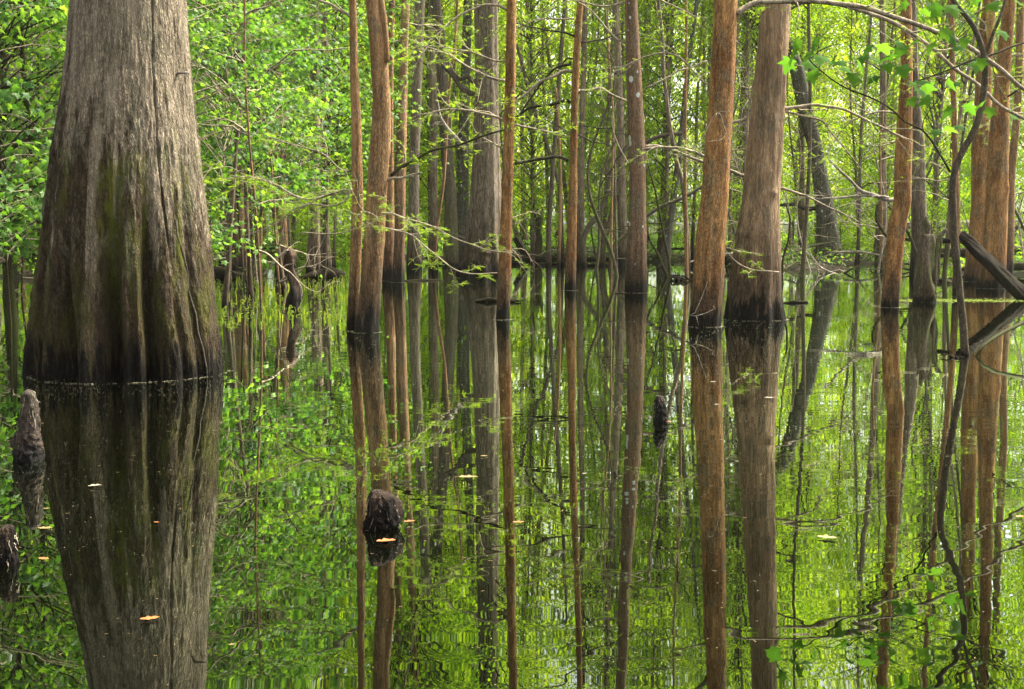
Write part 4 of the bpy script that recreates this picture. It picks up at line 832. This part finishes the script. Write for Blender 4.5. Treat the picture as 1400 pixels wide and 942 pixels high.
# ground cover and litter on the banks
def litter(n, seed, mat, size, h, label, name, kind_='far', dens=None):
    r = np.random.default_rng(seed); x = r.uniform(-30, 34, n * 3); y = r.uniform(24, 90, n * 3) ; zz_ = gz(x, y); ok = (zz_ > .03) & (np.abs(x) < .56 * y + 2); x, y, zz_ = x[ok][:n], y[ok][:n], zz_[ok][:n]; m_ = len(x)
    mb = MB(); scatter(mb, kind_, np.stack([x, y, zz_ + .02 + r.random(m_) * h], -1), r.uniform(0, 6.28, m_), r.uniform(-1.2, .9, m_) if h > .05 else r.normal(0, .3, m_), r.normal(0, .4, m_), size * r.uniform(.5, 1.4, m_) * (.6 + y / 70), r.random(m_))
    tag(mb.obj(name, M[mat], smooth=False), label, kind='stuff')
litter(22000, 4, 'litterleaf', .13, .02, 'brown fallen leaves covering the swamp banks', 'leaf_litter')
litter(36000, 5, 'maple', .12, .4, 'low green undergrowth on the far banks', 'undergrowth')

# ------------------------------------------------------------------ background trees
def clear_of_heroes(x, y, gap):
    for t, b, D, c in HERO.values():
        if abs(b[1] - y) < 1.2 + gap and abs(b[0] - x) < .5 + gap: return False
    return True
LM = [(30, 'left of the giant tree'), (270, 'just right of the giant tree'), (330, 'around the short reddish trunk'), (390, 'behind the twisted stub'), (440, 'near the dark trunk pair'), (505, 'behind the close reddish pair'), (560, 'behind the slim grey trunk'),
      (610, 'left of the big grey cypress'), (665, 'behind the big grey cypress'), (735, 'behind the hollow snag'), (783, 'behind the thinnest orange trunk'), (830, 'left of the lichen-spotted trunk'), (905, 'right of the lichen-spotted trunk'), (975, 'behind the leaning orange trunk'),
      (1035, 'behind the thick ridged tree'), (1110, 'near the leaning mottled trunk'), (1170, 'left of the tan leaning trunk'), (1225, 'behind the tan leaning trunk'), (1268, 'behind the shattered snag'), (1320, 'behind the crooked sapling'), (1380, 'at the far right edge')]
def where(lb, x, y):
    p = x / y * FPX + 700
    if p < -60 or p > 1460: return lb + ', beyond the picture edge'
    return lb + ', ' + min(LM, key=lambda q: abs(q[0] - p))[1]
BG = np.random.default_rng(42)
# prototypes: near maples, mid leafy trees, far leafy trees
def proto(kind_, seed, h, r0, z0, z1, Rad, ncl, per, size, lk, lm, bm, **kw):
    lean = kw.pop('lean', (0, 0)); tk = small_trunk(seed, h, r0, lean, wob=kw.pop('wob', .02))
    lv, br = make_crown(seed, z0, z1, Rad, ncl, per, size, lk, lean=lean, **kw)
    return (tk.mesh('trunk', M[bm]), br.mesh('branch', M['twigdark' if seed % 2 else 'twig']), lv.mesh('crown', M[lm], False))
def plant(name, pr, x, y, s, rz, label, cat, group, z=None, sz=None):
    z = min(gz1(x, y), 0.0) if z is None else z
    t = thing(name, (x, y, max(z, -.3)), where(label, x, y), cat, group, rz); t.scale = (s, s, sz or s)
    for nm, me in zip(('trunk', 'branch', 'crown'), pr): part(nm, me, t)
    return t
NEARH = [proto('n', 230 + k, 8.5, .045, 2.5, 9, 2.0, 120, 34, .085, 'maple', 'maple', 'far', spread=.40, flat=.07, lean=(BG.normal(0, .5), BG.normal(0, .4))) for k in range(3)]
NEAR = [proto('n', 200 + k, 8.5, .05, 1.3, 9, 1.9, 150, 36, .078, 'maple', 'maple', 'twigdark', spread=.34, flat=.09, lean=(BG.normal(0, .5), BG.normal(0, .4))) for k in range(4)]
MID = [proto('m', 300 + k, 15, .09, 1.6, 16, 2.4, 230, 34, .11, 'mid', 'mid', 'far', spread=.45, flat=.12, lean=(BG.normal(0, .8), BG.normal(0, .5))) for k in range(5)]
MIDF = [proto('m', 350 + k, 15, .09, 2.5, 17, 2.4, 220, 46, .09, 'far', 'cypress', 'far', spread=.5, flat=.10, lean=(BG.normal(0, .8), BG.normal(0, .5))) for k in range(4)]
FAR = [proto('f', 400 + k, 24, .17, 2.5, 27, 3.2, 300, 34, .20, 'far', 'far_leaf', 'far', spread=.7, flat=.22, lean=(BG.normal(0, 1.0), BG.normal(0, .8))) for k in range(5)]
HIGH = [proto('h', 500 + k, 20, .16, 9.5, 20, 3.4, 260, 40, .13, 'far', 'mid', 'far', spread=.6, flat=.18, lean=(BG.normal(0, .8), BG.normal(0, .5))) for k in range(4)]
SHR = [proto('s', 450 + k, 2.4, .025, .25, 2.8, 1.3, 70, 34, .09, 'mid', 'mid', 'twigdark', spread=.32, flat=.10) for k in range(3)]
pxx = lambda px, y: (px - 700) / FPX * y
# left foreground foliage
for k, (px_, y, s) in enumerate([(-60, 12.5, 1.0), (20, 14.5, .95), (70, 16.5, 1.0), (-30, 17, 1.1), (250, 15.5, .85), (300, 17.5, .9), (262, 20, 1.0), (345, 20.5, .95), (395, 23, 1.0), (310, 24.5, 1.1), (440, 27, 1.0), (10, 20, 1.2), (60, 23, 1.2), (20, 28, 1.2), (265, 29, 1.2), (400, 38, 1.3), (300, 37, 1.3), (345, 42, 1.4), (455, 42, 1.3), (250, 40, 1.4)]):
    plant('maple_tree', (NEARH[k % 3] if px_ > 240 and y > 16 else NEAR[k % 4]), pxx(px_, y), y, s, BG.uniform(0, 6.28), 'young tree with lobed fresh green leaves', 'tree', 'young leafy trees on the left', z=-.2, sz=s * BG.uniform(.85, 1.1))
def rowof(n, ylo, yhi, pxlo, pxhi, protos, name, label, cat, group, slo, shi, gap=.6, z=None, zs=1):
    k = 0; tries = 0; placed = []
    while k < n and tries < n * 30:
        tries += 1; y = BG.uniform(ylo, yhi); x = pxx(BG.uniform(pxlo, pxhi), y)
        if not clear_of_heroes(x, y, .2) or (y < 50 and abs(x / y * FPX + 700 - 1112) < 85) or any((x - a) ** 2 + (y - b) ** 2 < gap ** 2 for a, b in placed): continue
        placed.append((x, y)); s = BG.uniform(slo, shi)
        plant(name, protos[k % len(protos)], x, y, s, BG.uniform(0, 6.28), label, cat, group, sz=s * zs * BG.uniform(.9, 1.15), z=z); k += 1
rowof(20, 44, 54, 180, 1500, MID, 'leafy_tree', 'slim mid-distance tree with layered green sprays', 'tree', 'slim leafy trees in the middle distance', .85, 1.1, 1.6, zs=1.3)
rowof(20, 43, 56, 480, 1500, MIDF, 'cypress_tree', 'mid-distance tree with fine feathery yellow-green foliage', 'tree', 'feathery young trees in the middle distance', .7, 1.0, 1.6)
rowof(9, 44, 56, 150, 1560, HIGH, 'canopy_tree', 'straight tree with a high leafy crown', 'tree', 'high-crowned canopy trees', .9, 1.15, 2.4)
rowof(20, 54, 70, -250, 1650, MID, 'leafy_tree', 'leafy tree on the far swamp bank', 'tree', 'leafy trees on the far bank', .95, 1.3, 1.8, zs=1.3)
rowof(52, 66, 105, -350, 1750, FAR, 'tall_tree', 'tall yellow-green tree deep in the wood', 'tree', 'tall trees deep in the wood', .85, 1.2, 2.2, zs=1.35)
rowof(44, 105, 150, -500, 1900, FAR, 'tall_tree', 'tall tree at the far back of the swamp wood', 'tree', 'tall trees at the far back', 1.1, 1.5, 3, zs=1.5)
rowof(70, 50, 92, -200, 1600, SHR, 'shrub', 'low leafy shrub on the far bank', 'shrub', 'low shrubs on the far bank', .8, 1.9, 1.0)
for k, (x, y) in enumerate([(-13, 35), (-10.5, 37), (-15, 33), (9, 43), (16, 43), (17, 36), (18.5, 33), (19, 30), (9.5, 46), (-8, 42), (13.8, 48), (-19, 25), (21, 35)]):
    plant('shrub', SHR[k % 3], x, y, .55 + .3 * (k % 3), k * 1.7, 'small leafy bush on the nearer mud bars', 'shrub', 'bushes on the nearer mud bars', z=max(0, gz1(x, y)))
# bare background trunks
def bare(n, ylo, yhi, pxlo, pxhi, rlo, rhi, mats, label, group, hlo=9, hhi=18, wob=.02, crook=0, name='tree', flare=.8, leanx=.8):
    k = tries = 0
    pr = []
    for m_ in range(6): pr.append(small_trunk(600 + m_ + int(ylo), 1, .01, wob=wob, n=30, flare=0, zb=-.04, crook=crook * .05))
    while k < n and tries < n * 30:
        tries += 1; y = BG.uniform(ylo, yhi); x = pxx(BG.uniform(pxlo, pxhi), y)
        if not clear_of_heroes(x, y, .15) or (y < 62 and 572 < x / y * FPX + 700 < 640): continue
        h = BG.uniform(hlo, hhi); r0 = BG.uniform(rlo, rhi); sd_ = int(BG.integers(1e6))
        mb = small_trunk(sd_, h, r0, (BG.normal(0, leanx), BG.normal(0, .4)), 10, 30, wob, flare, -.6, crook)
        r2 = np.random.default_rng(sd_); t = thing(name, (x, y, min(0, gz1(x, y)) if y < 48 else max(gz1(x, y), -.3)), where(label, x, y), 'tree', group)
        mb.obj('trunk', M[mats[k % len(mats)]], t)
        v = mb.v[0][:10 * 30].reshape(30, 10, 3).mean(1)
        for _ in range(int(r2.integers(7, 15))):
            i_ = int(r2.integers(5, 28)); a = r2.uniform(0, 6.28); p = [v[i_]]; d = np.array([math.cos(a), math.sin(a) * .6, r2.uniform(-.1, .7)]); l = r2.uniform(.6, 2.2)
            for __ in range(8): d = d + r2.normal(0, .22, 3); d /= np.linalg.norm(d); p.append(p[-1] + d * l / 8)
            q = np.array(p); rd = np.linspace(.014 + r0 * .12, .004, 9); tm = MB(); tm.tube(q, rd, 4, cap=False); twigs_on(tm, q, rd, r2, 3, l * .5, sub=1); tm.obj('branch', M['twig' if k % 3 else 'twigdark'], t)
        k += 1
bare(14, 28, 46, 225, 1560, .035, .07, ['far', 'tupelo', 'dark', 'grey'], 'slender bare-stemmed tree in middle distance', 'slender stems in the middle distance', wob=.03)
bare(13, 42, 62, -50, 1560, .09, .18, ['far', 'grey', 'paleorange', 'mottled', 'far'], 'straight brown trunk farther back', 'straight trunks farther back', 13, 22, wob=.012)
bare(40, 60, 100, -250, 1700, .10, .24, ['far', 'far', 'grey', 'paleorange'], 'distant straight trunk in the depth of the wood', 'distant trunks in the wood', 16, 26, wob=.01)
bare(12, 28, 44, 880, 1560, .02, .04, ['twig', 'far', 'twig'], 'wiry pale understorey stem', 'wiry pale understorey stems', 4, 8, wob=.06, crook=.4, leanx=1.5)
bare(15, 30, 48, 640, 1560, .04, .08, ['dark', 'dark', 'mottled'], 'crooked dark mossy understorey tree', 'crooked mossy understorey trees', 5, 9, wob=.07, crook=.7, leanx=2.2)
bare(5, 15, 24, 240, 400, .014, .028, ['twigdark', 'paleorange', 'twig'], 'thin young stem among the leaves', 'thin stems right of the giant', 5, 9, wob=.03, flare=.2)
bare(9, 13, 22, -60, 26, .015, .03, ['twigdark', 'twig'], 'thin young stem among the leaves', 'thin stems left of the giant', 5, 9, wob=.03, flare=.2)

# measured crooked stems in the middle distance
def stem(D, pl, w0, w1, mat, label, seed, ntw=4, L=.9):
    b = P(pl[0][0], pl[0][1], D); b[2] = 0; t = thing('understorey_tree', b, label, 'tree'); q_, r_ = px_branch(b, D, pl, w0, w1, seed=seed, wob=.7); q_[0, 2] = min(q_[0, 2], -.3)
    mb = MB(); mb.tube(q_, r_, 9, rfun=lambda a, p: 1 + .15 * (vn(np.cos(a) * 2, np.sin(a) * 2, p[:, 2:3] * 4) - .5)); mb.obj('trunk', M[mat], t)
    if ntw: mb = MB(); twigs_on(mb, q_, r_, np.random.default_rng(seed), ntw, L); mb.obj('branch', M['twigdark'], t)
stem(42, [(823, 364), (826, 335), (830, 313), (838, 285), (845, 253), (852, 225), (870, 200), (900, 185), (930, 180)], 9, 5, 'dark', 'dark mossy stem arching right behind the lichen-spotted trunk', 1)
stem(41, [(800, 362), (797, 330), (806, 308), (822, 292), (831, 265), (834, 240), (845, 215), (866, 190)], 8, 5, 'dark', 'dark curved stem left of the lichen-spotted trunk', 2)
stem(38, [(833, 362), (838, 336), (862, 318), (890, 292), (915, 277), (950, 262), (975, 245)], 7, 4, 'dark', 'low dark branch-like stem slanting right across the gap behind the spotted trunk', 3)
stem(31, [(940, 384), (939, 340), (938, 310), (935, 270), (930, 240), (922, 200), (915, 160), (908, 110), (905, 60), (900, 0), (896, -60)], 7.5, 4, 'far', 'slender grey stem between the spotted trunk and the leaning orange one', 4, 8)
stem(30.5, [(914, 382), (908, 365), (900, 345), (890, 328), (884, 312), (880, 300)], 4.5, 2.5, 'twigdark', 'bare dark stick slanting left from the root mass right of the spotted trunk', 5, 3, .6)
stem(31, [(915, 382), (914, 350), (908, 320), (900, 290), (895, 260), (885, 220)], 4, 2, 'twigdark', 'thin upright dark stick rising from the root mass right of the spotted trunk', 6, 4, .7)
stem(40, [(764, 362), (766, 320), (768, 270), (768, 220), (764, 170), (760, 120)], 5, 3, 'tupelo', 'thin brown stem left behind the thinnest orange trunk', 7, 5)
stem(42, [(700, 360), (722, 356), (770, 262), (755, 225), (745, 190), (733, 160), (724, 130), (715, 95), (706, 60)][2:], 6, 4, 'dark', 'dark thin trunk leaning left across the gap beside the big grey cypress', 8, 6)
stem(30, [(1262, 375), (1254, 350), (1243, 320), (1232, 300), (1215, 280)], 5, 3, 'twigdark', 'dark bare stick leaning left beside the shattered snag', 9, 3)
stem(24, [(337, 388), (336, 340), (338, 300), (341, 260), (346, 220), (350, 180), (356, 120)], 4, 2.5, 'paleorange', 'thin rust stem beside the short reddish trunk left of centre', 10, 5)
stem(26, [(344, 384), (348, 350), (354, 310), (360, 270), (370, 220), (378, 170)], 4.5, 3, 'dark', 'dark thin stem leaning right beside the short reddish trunk', 11, 5)
stem(33, [(592, 368), (596, 330), (601, 290), (606, 240), (610, 180), (616, 110), (622, 40), (628, -40)], 4.5, 3, 'paleorange', 'thin orange sapling stem crossing before the dark leaning trunk', 12, 5)
stem(36, [(1203, 372), (1203, 330), (1204, 290), (1203, 250), (1202, 200), (1206, 150)], 4, 2.5, 'tupelo', 'thin brown pole just left of the tan leaning trunk', 13, 5)
stem(26, [(1072, 395), (1070, 370), (1072, 345), (1078, 325), (1082, 300), (1075, 280)], 3.5, 2, 'twigdark', 'thin wiry stick in the water right of the thick tan tree', 14, 3, .5)

# ------------------------------------------------------------------ soft humid air
mb = MB(); x0, x1, y0, y1, z0, z1 = -130, 130, -8, 190, -3, 48
mb.add([(x0, y0, z0), (x1, y0, z0), (x1, y1, z0), (x0, y1, z0), (x0, y0, z1), (x1, y0, z1), (x1, y1, z1), (x0, y1, z1)], [(3, 2, 1, 0), (4, 5, 6, 7), (0, 1, 5, 4), (1, 2, 6, 5), (2, 3, 7, 6), (3, 0, 4, 7)])
g = N('haze'); v = g.n('ShaderNodeVolumePrincipled', Density=.00018); v.inputs['Color'].default_value = (1, .98, .80, 1); v.inputs['Anisotropy'].default_value = .3
g.link(v.outputs[0], g.out.inputs['Volume']); tag(mb.obj('haze', g.m, smooth=False), 'faint bright humid haze between the trees', kind='stuff')
